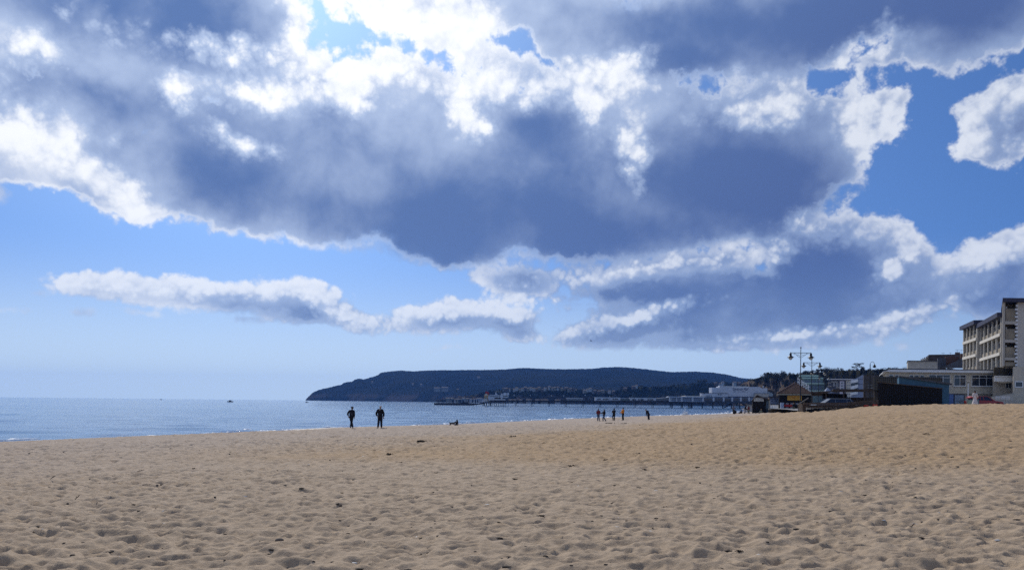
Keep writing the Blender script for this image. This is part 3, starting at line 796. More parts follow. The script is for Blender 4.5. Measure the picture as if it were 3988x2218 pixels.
# --- hotel: balcony block, two slanted ranges and a tower
def slanted(label, A, B, z_top, z_bot, floors, bays, group):
    """a range of glazed balconies whose front runs from A (near) to B (far)"""
    A = Vector(A); B = Vector(B); d = (B - A); L = d.length
    rz = math.atan2(d.y, d.x)
    t = thing('balcony_range', label, 'building', (A.x, A.y, 0), rz, group)    # local x runs along the front; the front faces local +y (the sea)
    part(t, 'wall', M_GREYW, (0, -9, z_bot - 3, L, -1.5, z_top - 0.3))
    part(t, 'end_wall', M_GREYW, (-0.35, -9, z_bot - 3, -0.02, 0.05, z_top - 0.25)); part(t, 'end_wall', M_GREYW, (L + 0.02, -9, z_bot - 3, L + 0.3, 0.0, z_top - 0.25))
    part(t, 'roof_fascia', M_FASCIA, (-0.6, -9.5, z_top - 0.25, L + 0.5, 0.7, z_top + 0.45))
    fh = (z_top - z_bot) / floors; bw = L / bays
    for f in range(floors):
        z = z_bot + f * fh
        if f:
            part(t, 'floor_band', M_OFFW, (0, 0.0, z - 0.18, L, 0.25, z + 0.30), label='white floor edge of the balcony range')
        part(t, 'slab', M_CONC, (0, -1.49, z - 0.15, L, -0.005, z + 0.1))
        for b in range(bays):
            part(t, 'balustrade', M_STAIN, (b * bw + 0.12, -0.22, z + 0.32, (b + 1) * bw - 0.12, -0.12, z + 1.05))
            wdw = new(); y = -1.5
            xx0, xx1 = b * bw + bw * 0.22, (b + 1) * bw - bw * 0.18
            box(wdw, xx0, y, z + 0.5, xx0 + .1, y + 0.08, z + fh - 0.5); box(wdw, xx1 - .1, y, z + 0.5, xx1, y + 0.08, z + fh - 0.5)
            box(wdw, xx0 + .1, y, z + fh - 0.6, xx1 - .1, y + 0.08, z + fh - 0.5); box(wdw, xx0 + .1, y, z + .5, xx1 - .1, y + 0.1, z + 0.6)
            wf = obj('window', wdw, M_WHITE, t)
            part(wf, 'pane', M_GLASS, (xx0 + .1, y + 0.01, z + .6, xx1 - .1, y + 0.03, z + fh - .6))
    for b in range(bays + 1):
        part(t, 'mullion', M_OFFW, (b * bw - 0.11, -0.1, z_bot - 0.5, b * bw + 0.11, 0.12, z_top - 0.26))
    return t
slanted('nearer slanted range of white balcony bays against the tower', (76.3, 125.5), (83.4, 143.2), 18.2, 9.2, 3, 5, 'balcony ranges of the hotel')
slanted('farther slanted range of white balcony bays with a navy roof edge', (83.0, 143.6), (86.8, 154.6), 18.9, 10.2, 3, 4, 'balcony ranges of the hotel')

S = Spot(3950, 1575, 119)
tw = thing('hotel_tower', 'tall pale hotel block with a dark flat roof and stained corner balconies', 'building', S.o)
part(tw, 'wall', mat('tower_render', (0.56, 0.52, 0.46), 0.85, 0.06, 0.5), (S.x(3959), 0, -2, S.x(4200), 12, S.z(1177)))
part(tw, 'rear_wall', M_GREYW, (S.x(3906), 2.2, S.z(1430), S.x(3959), 12, S.z(1177)))
part(tw, 'corner_pier', M_GREYW, (S.x(3902), 0, S.z(1424), S.x(3911), 2.19, S.z(1177)))
part(tw, 'roof', M_FASCIA, (S.x(3900.5), -0.7, S.z(1177), S.x(4210), 12.5, S.z(1162)))
for za, zb in ((1250, 1262), (1322, 1333), (1392, 1402)):
    part(tw, 'floor_band', M_GREYW, (S.x(3911), -0.05, S.z(zb), S.x(3955), 2.19, S.z(za)))
for zt_, zb_ in ((1180, 1250), (1262, 1322), (1333, 1392), (1402, 1424)):
    bh = S.z(zt_) - S.z(zb_)
    part(tw, 'balustrade', M_STAIN, (S.x(3913), 0.15, S.z(zb_), S.x(3952), 0.3, S.z(zb_) + bh * 0.7))
    part(tw, 'balcony_door', M_STAIN, (S.x(3915), 2.05, S.z(zb_), S.x(3948), 2.19, S.z(zb_) + bh * (0.98 if zt_ > 1200 else 0.75)))
    part(tw, 'screen', M_WHITE, (S.x(3914), 0.9, S.z(zb_) + bh * .3, S.x(3919), 1.0, S.z(zb_) + bh * 0.85))
for k in range(17):
    part(tw, 'quoin', M_WHITE, (S.x(3952) - (0.12 if k % 2 else 0.0), -0.04, S.z(1424 - k * 14.4), S.x(3961), 0.6, S.z(1424 - k * 14.4 - 7.5)))
part(tw, 'corner_strip', M_CONC, (S.x(3955), 0.02, S.z(1424), S.x(3958.8), 0.5, S.z(1178)))

# --- older roofs behind
S = Spot(3600, 1575, 190)
bx = thing('flat_roofed_house', 'grey rendered box shaped storey above the long low wing', 'building', S.o)
part(bx, 'wall', M_GREYW, (S.x(3534), 0, S.z(1560), S.x(3647), 10, S.z(1406)))
part(bx, 'roof', M_SLATE, (S.x(3532), -0.3, S.z(1406), S.x(3649), 10.3, S.z(1403.5)))
S = Spot(3690, 1575, 215)
rf = thing('slate_roofed_terrace', 'row of old houses with dark slate roofs, gables and chimneys', 'building', S.o)
bm = new(); prism(bm, [(S.x(3650), S.z(1440)), (S.x(3650), S.z(1393)), (S.x(3682), S.z(1393)), (S.x(3682), S.z(1440))], 0.0, 6); obj('wall', bm, M_SLATE, rf)
bm = new(); prism(bm, [(S.x(3616), S.z(1404)), (S.x(3617), S.z(1375)), (S.x(3750), S.z(1372)), (S.x(3752), S.z(1404))], 6.2, 14); obj('roof', bm, mat('brown_slate', (0.085, 0.065, 0.06), 0.8, 0.25, 1.0), rf)
bm = new(); prism(bm, [(S.x(3665), S.z(1432)), (S.x(3740), S.z(1397)), (S.x(3752), S.z(1397)), (S.x(3752), S.z(1432))], -2.5, 0.0); obj('front_roof', bm, M_SLATE, rf)
bm = new(); prism(bm, [(S.x(3680), S.z(1425)), (S.x(3680), S.z(1387)), (S.x(3728), S.z(1386)), (S.x(3735), S.z(1404)), (S.x(3716), S.z(1410))], 0.3, 3); obj('side_gable', bm, M_BRICK, rf)
for px in (3586, 3593, 3600, 3607, 3613):
    k = (px - 3586) / 27
    bm = new(); prism(bm, [(S.x(px), S.z(1404)), (S.x(px), S.z(1397 - k * 14)), (S.x(px + 4), S.z(1393 - k * 14)), (S.x(px + 11), S.z(1404))], 7 + k, 8 + k); obj('gable', bm, M_CREAM, rf)
    part(rf, 'chimney', M_BRICK, (S.x(px), 8.2 + k, S.z(1400), S.x(px + 4), 9.0 + k, S.z(1391 - k * 14)))
ch = part(rf, 'chimney', M_BRICK, (S.x(3724), 7.5, S.z(1374), S.x(3745), 8.6, S.z(1367)))
for px in (3725, 3730, 3735, 3740):
    bm = new(); lathe(bm, [(0.17, 0), (0.14, 0.35)], 8, (S.x(px + 2), 8.0, S.z(1367))); obj('chimney_pot', bm, M_TILE, ch)
part(rf, 'chimney', M_BRICK, (S.x(3738), -0.8, S.z(1400), S.x(3750), 0.2, S.z(1376)))
for px, yt in ((3676, 1365), (3706, 1364), (3733, 1352), (3749, 1352)):
    bm = new(); tube(bm, [(S.x(px), 8, S.z(1374)), (S.x(px), 8, S.z(yt))], 0.035, 4); tube(bm, [(S.x(px) - .5, 8, S.z(yt + 1)), (S.x(px) + .5, 8, S.z(yt + 1))], 0.03, 4); obj('aerial', bm, M_IRON, rf)

# --- beach shed: black front, blue side, grey pantiled roofs behind
S = Spot(3550, 1590, 100)
sh = thing('beach_shed', 'low black fronted shed with a blue wall and sloping dark roof edge on the sand', 'shed', S.o)
bm = new(); prism(bm, [(S.x(3418), -1.2), (S.x(3418), S.z(1489)), (S.x(3669), S.z(1511)), (S.x(3669), -1.2)], 0, 0.25); obj('front_wall', bm, M_DARK, sh)
nb = 28
for k in range(nb):
    xa = S.x(3418) + (S.x(3669) - S.x(3418)) * k / nb; xb = S.x(3418) + (S.x(3669) - S.x(3418)) * (k + 1) / nb - 0.03
    za = S.z(1490) + (S.z(1512) - S.z(1490)) * k / nb; zb = S.z(1490) + (S.z(1512) - S.z(1490)) * (k + 1) / nb
    bm = new(); prism(bm, [(xa, -1.2), (xa, za), (xb, zb), (xb, -1.2)], -0.04 - 0.006 * (k % 3), -0.005); obj('plank', bm, M_DARK, sh)
bm = new(); prism(bm, [(S.x(3416), S.z(1490)), (S.x(3416), S.z(1487)), (S.x(3671), S.z(1509)), (S.x(3671), S.z(1512))], -0.12, 0.4); obj('top_rail', bm, M_BROWN, sh)
bm = new(); prism(bm, [(S.x(3501), -1.0), (S.x(3501), S.z(1464)), (S.x(3698), S.z(1493)), (S.x(3698), -1.0)], 0.7, 6.5); obj('side_wall', bm, M_TEAL, sh)
bm = new(); prism(bm, [(S.x(3499), S.z(1466)), (S.x(3503), S.z(1462)), (S.x(3709), S.z(1490)), (S.x(3709), S.z(1495)), (S.x(3700), S.z(1495))], 0.45, 6.8); obj('roof', bm, M_SLATE, sh)

def tiled_roof(parent, x0, x1, z0, z1, y0, y1, cols, rows, m, clip=None):
    """a pitched roof slope of separate tiles, children of `parent`"""
    dx = (x1 - x0) / cols; sl = math.hypot(z1 - z0, y1 - y0) / rows; ang = math.atan2(z1 - z0, y1 - y0)
    bm = new()
    n = 5
    for k in range(n):
        a0 = math.pi * k / n; a1 = math.pi * (k + 1) / n
        q = []
        for a, yy in ((a0, -0.02), (a1, -0.02), (a1, sl * 1.12), (a0, sl * 1.12)):
            xx = -math.cos(a) * dx * 0.5; zz = math.sin(a) * dx * 0.28 + (0.05 if yy < 0 else 0.0)
            q.append(bm.verts.new((xx, yy, zz)))
        bm.faces.new(q)
    bmesh.ops.remove_doubles(bm, verts=bm.verts, dist=1e-4)
    bmesh.ops.solidify(bm, geom=bm.faces[:], thickness=0.025)
    me = bpy.data.meshes.new('tile'); bm.to_mesh(me); bm.free(); me.materials.append(m)
    rr = random.Random(3)
    for r in range(rows):
        for c in range(cols):
            f = (r + 0.5) / rows; x = x0 + dx * (c + 0.5)
            if clip and not clip(x, f):
                continue
            o = bpy.data.objects.new('tile', me); COL.objects.link(o); o.parent = parent
            o.location = (x, y0 + (y1 - y0) * r / rows, z0 + (z1 - z0) * r / rows + rr.uniform(-0.008, 0.012)); o.rotation_euler = (ang, 0, rr.uniform(-0.02, 0.02))
S = Spot(3450, 1580, 108)
pr = thing('pantiled_hut', 'hut with grey curved roof tiles half hidden behind the black shed', 'hut', S.o)
part(pr, 'wall', M_BROWN, (S.x(3404), 0, -1.0, S.x(3672), 3.4, S.z(1519)))
bm = new(); v = [(S.x(3402), -0.3, S.z(1522)), (S.x(3675), -0.3, S.z(1522)), (S.x(3675), 3.0, S.z(1466)), (S.x(3402), 3.0, S.z(1466))]
bm.faces.new([bm.verts.new(p) for p in v]); bmesh.ops.solidify(bm, geom=bm.faces[:], thickness=0.08)
rfm = obj('roof', bm, M_PANT, pr)
tiled_roof(rfm, S.x(3403), S.x(3674), S.z(1522) + .06, S.z(1466) + .06, -0.34, 3.0, 34, 8, M_PANT, lambda x, f: x < S.x(3500) or f > 0.55)
part(rfm, 'ridge', M_SLATE, (S.x(3401), 2.8, S.z(1467), S.x(3676), 3.2, S.z(1463.5)))

# --- lifeguard style kiosk with a hipped tiled roof
S = Spot(3095, 1590, 160)
ki = thing('tiled_kiosk', 'dark kiosk with a hipped brown tiled roof and a yellow sign board', 'kiosk', S.o)
part(ki, 'wall', M_DARK, (S.x(3034), 0.45, -0.6, S.x(3158), 5.6, S.z(1537)))
part(ki, 'eaves_board', mat('eaves_paint', (0.42, 0.40, 0.34), 0.7, 0.1), (S.x(3027), -0.05, S.z(1537), S.x(3161), 6.1, S.z(1532.5)))
bm = new()
ex0, ex1, ez = S.x(3026), S.x(3162), S.z(1532.4); rx = S.x(3097); rz_ = S.z(1490)
base = [bm.verts.new(p) for p in ((ex0, -0.15, ez), (ex1, -0.15, ez), (ex1, 6.2, ez), (ex0, 6.2, ez))]; ap = bm.verts.new((rx, 3.0, rz_))
for i in range(4):
    bm.faces.new((base[i], base[(i + 1) % 4], ap))
bm.faces.new(base[::-1])
kr = obj('roof', bm, M_TILE, ki)
tiled_roof(kr, ex0, ex1, ez + .05, rz_ + .05, -0.17, 3.0, 32, 12, M_TILE, lambda x, f: ex0 + (rx - ex0) * f + 0.1 < x < ex1 + (rx - ex1) * f - 0.1)
for e, far in ((ex0, 0), (ex1, 0)):
    bm = new(); tube(bm, [(e, -0.15, ez + .08), (rx, 3.0, rz_ + .08)], 0.13, 6); obj('hip_ridge', bm, M_TILE, kr)
def marks(parent, x0, x1, z, h, y, m, seed, name='lettering', gap=0.3):
    """a line of lettering too small to read"""
    rr = random.Random(seed); bm = new(); x = x0
    while x < x1 - 0.02:
        w = h * rr.uniform(0.35, 0.8)
        k = rr.random()
        if k > 0.12:
            box(bm, x, y - 0.008, z + (0 if k > .4 else h * .25), min(x1, x + w * 0.7), y, z + h * (1 if k > .3 else 0.7))
            if k > 0.6:
                box(bm, x + w * .25, y - 0.012, z + h * 0.4, min(x1, x + w * 0.9), y - 0.004, z + h * 0.6)
        x += w + h * gap * (2.2 if k < 0.12 else 0.4)
    obj(name, bm, m, parent)
M_YEL = mat('yellow_board', (0.60, 0.33, 0.055), 0.6, 0.12, 3.0)
sg = part(ki, 'sign_board', M_YEL, (S.x(3066), 0.36, S.z(1558), S.x(3122), 0.449, S.z(1539)))
M_ORT = mat('orange_lettering', (0.42, 0.10, 0.02), 0.6, 0)
marks(sg, S.x(3072), S.x(3114), S.z(1546), S.s * 3.5, 0.355, M_ORT, 2)
marks(sg, S.x(3076), S.x(3112), S.z(1551), S.s * 3.0, 0.355, M_ORT, 3)
marks(sg, S.x(3088), S.x(3114), S.z(1556), S.s * 2.5, 0.355, mat('brown_lettering', (0.16, 0.06, 0.02), 0.6, 0), 4)
part(ki, 'counter_band', M_RED, (S.x(3053), 0.2, S.z(1583), S.x(3092), 0.449, S.z(1574)))
for a, b, za, zb in ((3060, 3072, 1568, 1574), (3078, 3090, 1568, 1574), (3098, 3109, 1568, 1574), (3060, 3071, 1583, 1590), (3078, 3088, 1583, 1590)):
    part(ki, 'notice', mat('grey_notice', (0.26, 0.27, 0.31), 0.6, 0.15, 5.0), (S.x(a), 0.30, S.z(zb), S.x(b), 0.38 if zb < 1580 else 0.44, S.z(za)))
fr = thing('drinks_fridge', 'upright pale blue drinks fridge against the dark kiosk wall', 'fridge', (S.o.x + S.x(3044), S.o.y - 0.25, S.o.z))
part(fr, 'cabinet', mat('pale_blue_enamel', (0.34, 0.41, 0.55), 0.4, 0.05), (-0.29, -0.3, 0, 0.29, 0.3, S.z(1567)))
part(fr, 'door', mat('pale_blue_enamel', (0.34, 0.41, 0.55)), (-0.26, -0.33, 0.1, 0.26, -0.302, S.z(1569)))
part(fr, 'handle', M_IRON, (0.18, -0.37, 0.5, 0.21, -0.33, 0.85))

# concrete terrace wall under the kiosk
S = Spot(3040, 1604, 152)
wl = thing('terrace_wall', 'low weathered concrete wall with a pale coping below the tiled kiosk', 'wall', S.o)
bm = new(); prism(bm, [(S.x(2996), -0.9), (S.x(2993), S.z(1595)), (S.x(3095), S.z(1593)), (S.x(3095), -0.9)], 0, 0.5); obj('face', bm, M_WALLD, wl)
bm = new(); prism(bm, [(S.x(2992), S.z(1595)), (S.x(2992), S.z(1592)), (S.x(3096), S.z(1590)), (S.x(3096), S.z(1593))], -0.08, 3.2); obj('coping', bm, M_CONC, wl)
part(wl, 'end_post', M_CONC, (S.x(2994), 0.05, S.z(1594), S.x(2999), 0.35, S.z(1558)))
# small dark hut with a white notice
S = Spot(2960, 1609, 160)
hu = thing('notice_hut', 'small dark beach hut with a pitched roof and a white notice under the gable', 'hut', S.o)
bm = new(); prism(bm, [(S.x(2930), -0.4), (S.x(2930), S.z(1556)), (S.x(2947), S.z(1540)), (S.x(2978), S.z(1551)), (S.x(2982), S.z(1555)), (S.x(2982), -0.4)], 0, 3.5); obj('front_wall', bm, M_DARK, hu)
bm = new(); prism(bm, [(S.x(2982.2), -0.4), (S.x(2982.2), S.z(1556)), (S.x(2994), S.z(1557)), (S.x(2994), -0.4)], 0.3, 3.6); obj('side_wall', bm, mat('blue_grey_boards', (0.10, 0.14, 0.18), 0.8, 0.2, 3.0), hu)
bm = new(); prism(bm, [(S.x(2926), S.z(1558)), (S.x(2946), S.z(1537)), (S.x(2950), S.z(1537)), (S.x(2998), S.z(1555)), (S.x(2998), S.z(1557.5)), (S.x(2982), S.z(1555)), (S.x(2947.5), S.z(1540))], -0.35, 3.7); obj('roof', bm, mat('hut_felt', (0.055, 0.045, 0.05), 0.8, 0.2), hu)
sg = part(hu, 'notice_board', mat('notice_white', (0.55, 0.55, 0.53), 0.6, 0.04), (S.x(2935), -0.07, S.z(1562), S.x(2974), -0.005, S.z(1547)))
for k, zz in enumerate((1551, 1555, 1560)):
    marks(sg, S.x(2938), S.x(2971), S.z(zz), S.s * 2.1, -0.073, mat('grey_lettering', (0.12, 0.12, 0.13), 0.6, 0), 20 + k)
# white upright boards beside the hut
for k, (px, yt, yb, w) in enumerate(((2907, 1572, 1588, 0.33), (2922, 1568, 1592, 0.55))):
    a = at(px, yb, 163); b = thing('notice_sign', ('narrow white panel standing left of the dark beach hut', 'wide white panel with dark print beside the dark beach hut')[k], 'sign', (a.x, a.y, sand_z(a.x, a.y)), 0, 'white panels beside the hut')
    h = (1607 - yt) * 163 / F
    part(b, 'board', M_WHITE, (-w, 0, h * 0.38, w, 0.05, h)); part(b, 'post', M_IRON, (-w * .8, 0.051, 0, -w * .7, 0.12, h), (w * .7, 0.051, 0, w * .8, 0.12, h))
    if k: marks(b, -w * .5, w * .6, h * 0.85, 0.22, -0.002, M_FASCIA, 44)
# long blue and white hoarding between the hut and kiosk
S = Spot(3016, 1590, 166)
hb = thing('blue_hoarding', 'blue and white printed board in the gap between hut and kiosk', 'sign', S.o)
part(hb, 'board', mat('pale_blue_print', (0.30, 0.37, 0.55), 0.6, 0.1), (S.x(2999), 0, S.z(1572), S.x(3036), 0.08, S.z(1547)))
part(hb, 'post', M_CONC, (S.x(3002), 0.081, -0.5, S.x(3004), 0.2, S.z(1548)), (S.x(3031), 0.081, -0.5, S.x(3033), 0.2, S.z(1548)))
part(hb, 'roof', M_FASCIA, (S.x(2991), -0.5, S.z(1546), S.x(3037), 2.0, S.z(1542)))
M_NAVY = mat('navy_lettering', (0.03, 0.04, 0.12), 0.6, 0)
marks(hb, S.x(3003), S.x(3033), S.z(1556), S.s * 4.5, -0.002, M_NAVY, 8); marks(hb, S.x(3003), S.x(3033), S.z(1564), S.s * 4.5, -0.002, M_NAVY, 9)
for k, (px, w) in enumerate(((3001, 3.0), (3009, 3.0), (3016, 1.9), (3021, 1.6), (3026, 1.4))):
    a = Spot(px, 1590, 157)
    bm = new(); box(bm, -w * a.s * .9, 0, -0.1, w * a.s * .9, 0.12, a.z(1577 + k * .6))
    obj('marker_board', bm, M_WHITE, None, label='white upright marker board on the kiosk terrace wall', cat='board', group='white boards on the terrace', loc=a.o)

# --- timber ramp and shelter in front of the promenade
S = Spot(3210, 1600, 95)
dk = thing('timber_ramp', 'dark brown timber ramp with rails and open underside where sand meets promenade', 'ramp', S.o)
for ya, yb, za, zb, yy in ((3128, 3335, 1568, 1575, -0.2), (3132, 3330, 1577, 1586, 0.0)):
    bm = new(); prism(bm, [(S.x(ya), S.z(zb)), (S.x(ya), S.z(za)), (S.x(yb), S.z(za - 3)), (S.x(yb), S.z(zb - 3))], yy, yy + 0.25); obj('beam', bm, M_BROWN, dk)
bm = new(); prism(bm, [(S.x(3126), S.z(1590)), (S.x(3126), S.z(1571)), (S.x(3134), S.z(1571)), (S.x(3142), S.z(1600)), (S.x(3126), S.z(1604))], 0.05, 1.2); obj('end_panel', bm, M_BROWN, dk)
bm = new(); prism(bm, [(S.x(3142), S.z(1608)), (S.x(3142), S.z(1592)), (S.x(3280), S.z(1588.5)), (S.x(3280), S.z(1606))], -0.1, 0.1); obj('kick_board', bm, M_DARK, dk)
bm = new(); prism(bm, [(S.x(3150), S.z(1590.5)), (S.x(3150), S.z(1585.5)), (S.x(3262), S.z(1583.5)), (S.x(3262), S.z(1587.5))], 0.6, 0.8); obj('pale_rail', bm, M_CONC, dk, label='pale board showing under the ramp')
for px in (3213, 3228, 3243, 3263, 3280, 3300):
    part(dk, 'post', M_BROWN, (S.x(px) - 0.07, -0.06, -1.0, S.x(px) + 0.07, 0.06, S.z(1584)))
bm = new(); prism(bm, [(S.x(3262), -1.0), (S.x(3262), S.z(1585)), (S.x(3420), S.z(1571)), (S.x(3420), -0.3)], 0.02, 0.3); obj('side_panel', bm, M_BROWN, dk)
for k in range(4):
    bm = new(); prism(bm, [(S.x(3300), S.z(1582 - k * 5)), (S.x(3300), S.z(1578.5 - k * 5)), (S.x(3420), S.z(1570 - k * 5)), (S.x(3420), S.z(1573 - k * 5))], -0.08 - 0.01 * k, 0.015); obj('plank', bm, M_BROWN, dk)
hr = [(3102, 1577), (3165, 1548)]
bm = new(); tube(bm, [(S.x(3104), -0.1, S.z(1577)), (S.x(3166), 1.5, S.z(1549))], 0.06); tube(bm, [(S.x(3140), 0.7, S.z(1561)), (S.x(3140), 0.7, S.z(1572))], 0.05); tube(bm, [(S.x(3108), -0.1, S.z(1577)), (S.x(3108), -0.1, S.z(1603))], 0.06); obj('handrail', bm, mat('grey_timber', (0.16, 0.14, 0.12), 0.85, 0.2, 5.0), dk)
for a, b, y in ((3358, 3375, 1578), (3393, 3400, 1576), (3403, 3410, 1576)):
    bm = new(); tube(bm, [(S.x(a), -0.4, S.z(y)), (S.x(b), -0.4, S.z(y - 0.8))], 0.10 if b - a > 9 else 0.14, 8)
    o = obj('red_float', bm, mat('orange_red_plastic', (0.55, 0.06, 0.03), 0.5, 0.1), None, label='long red float lying against the timber ramp' if a == 3358 else 'small round red float beside the black shed corner', cat='float', group=None if a == 3358 else 'small red floats', loc=S.o)
S = Spot(3280, 1590, 118)
st = thing('timber_shelter', 'open brown timber shelter with flat roof behind the parked silver car', 'shelter', S.o)
bm = new(); prism(bm, [(S.x(3160), S.z(1530)), (S.x(3163), S.z(1526)), (S.x(3240), S.z(1521)), (S.x(3245), S.z(1514)), (S.x(3412), S.z(1513)), (S.x(3412), S.z(1522)), (S.x(3240), S.z(1524)), (S.x(3203), S.z(1532))], 0, 4); obj('roof', bm, M_BROWN, st)
bm = new(); prism(bm, [(S.x(3160), S.z(1541)), (S.x(3160), S.z(1530)), (S.x(3205), S.z(1528)), (S.x(3203), S.z(1541))], 0.5, 0.7); obj('end_board', bm, M_BROWN, st)
part(st, 'dark_screen', M_DARK, (S.x(3203), 1.0, S.z(1553), S.x(3300), 1.2, S.z(1532)))
part(st, 'back_wall', M_BROWN, (S.x(3300), 3.6, -0.6, S.x(3412), 3.8, S.z(1545)))
for px in (3162, 3217, 3285, 3368, 3408):
    part(st, 'post', M_BROWN, (S.x(px) - 0.09, 0.2, -0.6, S.x(px) + 0.09, 0.38, S.z(1524)))

# --- buildings of the town, mid distance
LATER = []
def block(name, label, cat, d, y_base, px0, px1, ytop, m, depth=8, roof=None, over=0.3, group=None):
    S = Spot((px0 + px1) / 2, y_base, d)
    t = thing(name, label, cat, S.o, 0, group)
    part(t, 'wall', m, (S.x(px0), 0, -6, S.x(px1), depth, S.z(ytop)))
    if roof:
        part(t, 'roof', roof, (S.x(px0) - over, -over, S.z(ytop), S.x(px1) + over, depth + over, S.z(ytop) + 0.35))
    LATER.append((t, (px0 - PW / 2) / F - 0.01))
    return t, S
M_GRN = mat('pale_green_fascia', (0.40, 0.53, 0.47), 0.6, 0.05)
M_SEAG = mat('sea_green_wall', (0.17, 0.235, 0.235), 0.7, 0.10, 0.4)
S = Spot(3160, 1560, 430)
ga = thing('stepped_flats', 'stepped white block of flats with pale green roof edges behind the lamp posts', 'building', S.o)
for a, b, yt, yb, dep in ((3118, 3190, 1462, 1472, 12), (3128, 3206, 1472, 1494, 8), (3140, 3210, 1494, 1524, 4), (3150, 3212, 1524, 1575, 0)):
    part(ga, 'storey', M_SEAG, (S.x(a), dep, S.z(yb), S.x(b), dep + 14, S.z(yt)))
    part(ga, 'roof_edge', M_GRN, (S.x(a) - 0.6, dep - 0.8, S.z(yt), S.x(b) + 0.3, dep + 14.2, S.z(yt - 5.5)))
    n = 3
    for k in range(n):
        xa = S.x(a + 8) + (S.x(b - 6) - S.x(a + 8)) * k / n; xb = S.x(a + 8) + (S.x(b - 6) - S.x(a + 8)) * (k + 0.86) / n
        if yb - yt > 12: window(ga, xa, S.z(min(yb, 1540) - 3), xb, S.z(yt + 5), dep, 1, fr=M_SEAG, gl=M_NET, t=0.1)
rr = random.Random(9)
for px in (3106, 3113, 3121, 3129, 3137, 3146):
    y_t = 1468 + (px - 3106) * 0.75
    part(ga, 'balcony_frame', M_WHITE, (S.x(px), -1 - (px - 3106) * .06, S.z(1524), S.x(px + 2.2), -0.6, S.z(y_t)))
    for yy in range(int(y_t) + 6, 1522, 12):
        part(ga, 'balcony_rail', M_WHITE, (S.x(px) - .3, -1.5, S.z(yy + 3), S.x(px + 6.4), -1.1, S.z(yy)))
t, S = block('villa', 'low dark house with a long thin white roof line below the wooded hill', 'house', 420, 1560, 3226, 3318, 1477, mat('dark_grey_wall', (0.075, 0.080, 0.105), 0.85, 0.2, 0.3), 10, M_WHITE, 0.8)
for a, b, c_, d_ in ((3236, 3262, 1488, 1484), (3222, 3236, 1492, 1489), (3222, 3238, 1505, 1502), (3255, 3272, 1510, 1505)):
    part(t, 'ledge', M_CONC, (S.x(a), -0.4, S.z(c_), S.x(b), -0.01, S.z(d_)))
for a in (3244, 3256, 3300, 3308):
    window(t, S.x(a), S.z(1502), S.x(a + 7), S.z(1491), 0, 1, t=0.12)
t, S = block('narrow_house', 'narrow pale lilac house with stacked bay windows', 'house', 400, 1560, 3271, 3287, 1482, mat('lilac_render', (0.46, 0.44, 0.52), 0.8, 0.06), 8, M_SLATE)
for yy in (1487, 1498, 1508):
    window(t, S.x(3273.5), S.z(yy + 7), S.x(3284.5), S.z(yy), 0, 2, t=0.1)
t, S = block('cream_house', 'cream town house between the lilac house and the white banded building', 'house', 400, 1560, 3295, 3314, 1480, mat('warm_cream', (0.50, 0.46, 0.38), 0.8, 0.08), 8, M_SLATE)
for yy in (1484, 1496, 1507, 1530, 1541):
    window(t, S.x(3299), S.z(yy + 7), S.x(3304), S.z(yy), 0, 1, t=0.1); window(t, S.x(3307), S.z(yy + 7), S.x(3312), S.z(yy), 0, 1, t=0.1)
S = Spot(3338, 1560, 300)
mb = thing('banded_building', 'modern white banded building with dark window strips and a pale grey side', 'building', S.o)
bm = new(); prism(bm, [(S.x(3314), -3), (S.x(3314), S.z(1478)), (S.x(3330), S.z(1474)), (S.x(3358), S.z(1458)), (S.x(3362), S.z(1459)), (S.x(3362), -3)], 0.3, 9); obj('wall', bm, mat('blue_grey_panel', (0.25, 0.29, 0.39), 0.6, 0.05), mb)
for (ya, yb, yc, yd) in ((1481, 1492, 1475, 1487), (1504, 1518, 1496, 1508), (1528, 1538, 1523, 1533)):
    bm = new(); prism(bm, [(S.x(3312), S.z(yb)), (S.x(3312), S.z(ya)), (S.x(3340), S.z(yc)), (S.x(3340), S.z(yd))], -0.3, 0.29); obj('white_band', bm, M_WHITE, mb)
for (ya, yb, yc, yd) in ((1493, 1503.5, 1487.5, 1496), (1518.5, 1527, 1509, 1522)):
    bm = new(); prism(bm, [(S.x(3313), S.z(yb)), (S.x(3313), S.z(ya)), (S.x(3343), S.z(yc)), (S.x(3343), S.z(yd))], 0.1, 0.28); obj('window_strip', bm, M_GLASS, mb)
for yy in (1474, 1494, 1517):
    part(mb, 'joint', M_FASCIA, (S.x(3341), 0.2, S.z(yy + .8), S.x(3362), 0.295, S.z(yy)))
t, S = block('brown_block', 'plain brown brick block left of the pantiled hut', 'building', 240, 1570, 3362, 3420, 1460, mat('dull_brown_brick', (0.085, 0.070, 0.062), 0.9, 0.15, 0.4), 8)
for a, b, y_ in ((3378, 3396, 1499), (3376, 3402, 1508)):
    part(t, 'ledge', M_CONC, (S.x(a), -0.5, S.z(y_ + 2), S.x(b), -0.01, S.z(y_)))
S = Spot(3222, 1560, 300)
bm = new(); bmesh.ops.create_cone(bm, segments=4, radius1=2.1, radius2=0.05, depth=2.0, cap_ends=True, matrix=Matrix.Translation((0, 0, S.z(1518))) @ Matrix.Rotation(math.pi / 4, 4, 'Z'))
gz = thing('grey_gazebo', 'small grey pyramid roof beside the stepped flats', 'gazebo', S.o); obj('canopy', bm, mat('grey_canvas', (0.26, 0.30, 0.38), 0.8, 0.05), gz)
for sx_ in (-1, 1):
    for sy_ in (-1, 1):
        part(gz, 'post', M_IRON, (sx_ * 1.3 - .05, sy_ * 1.3 - .05, -1.0, sx_ * 1.3 + .05, sy_ * 1.3 + .05, S.z(1523)))

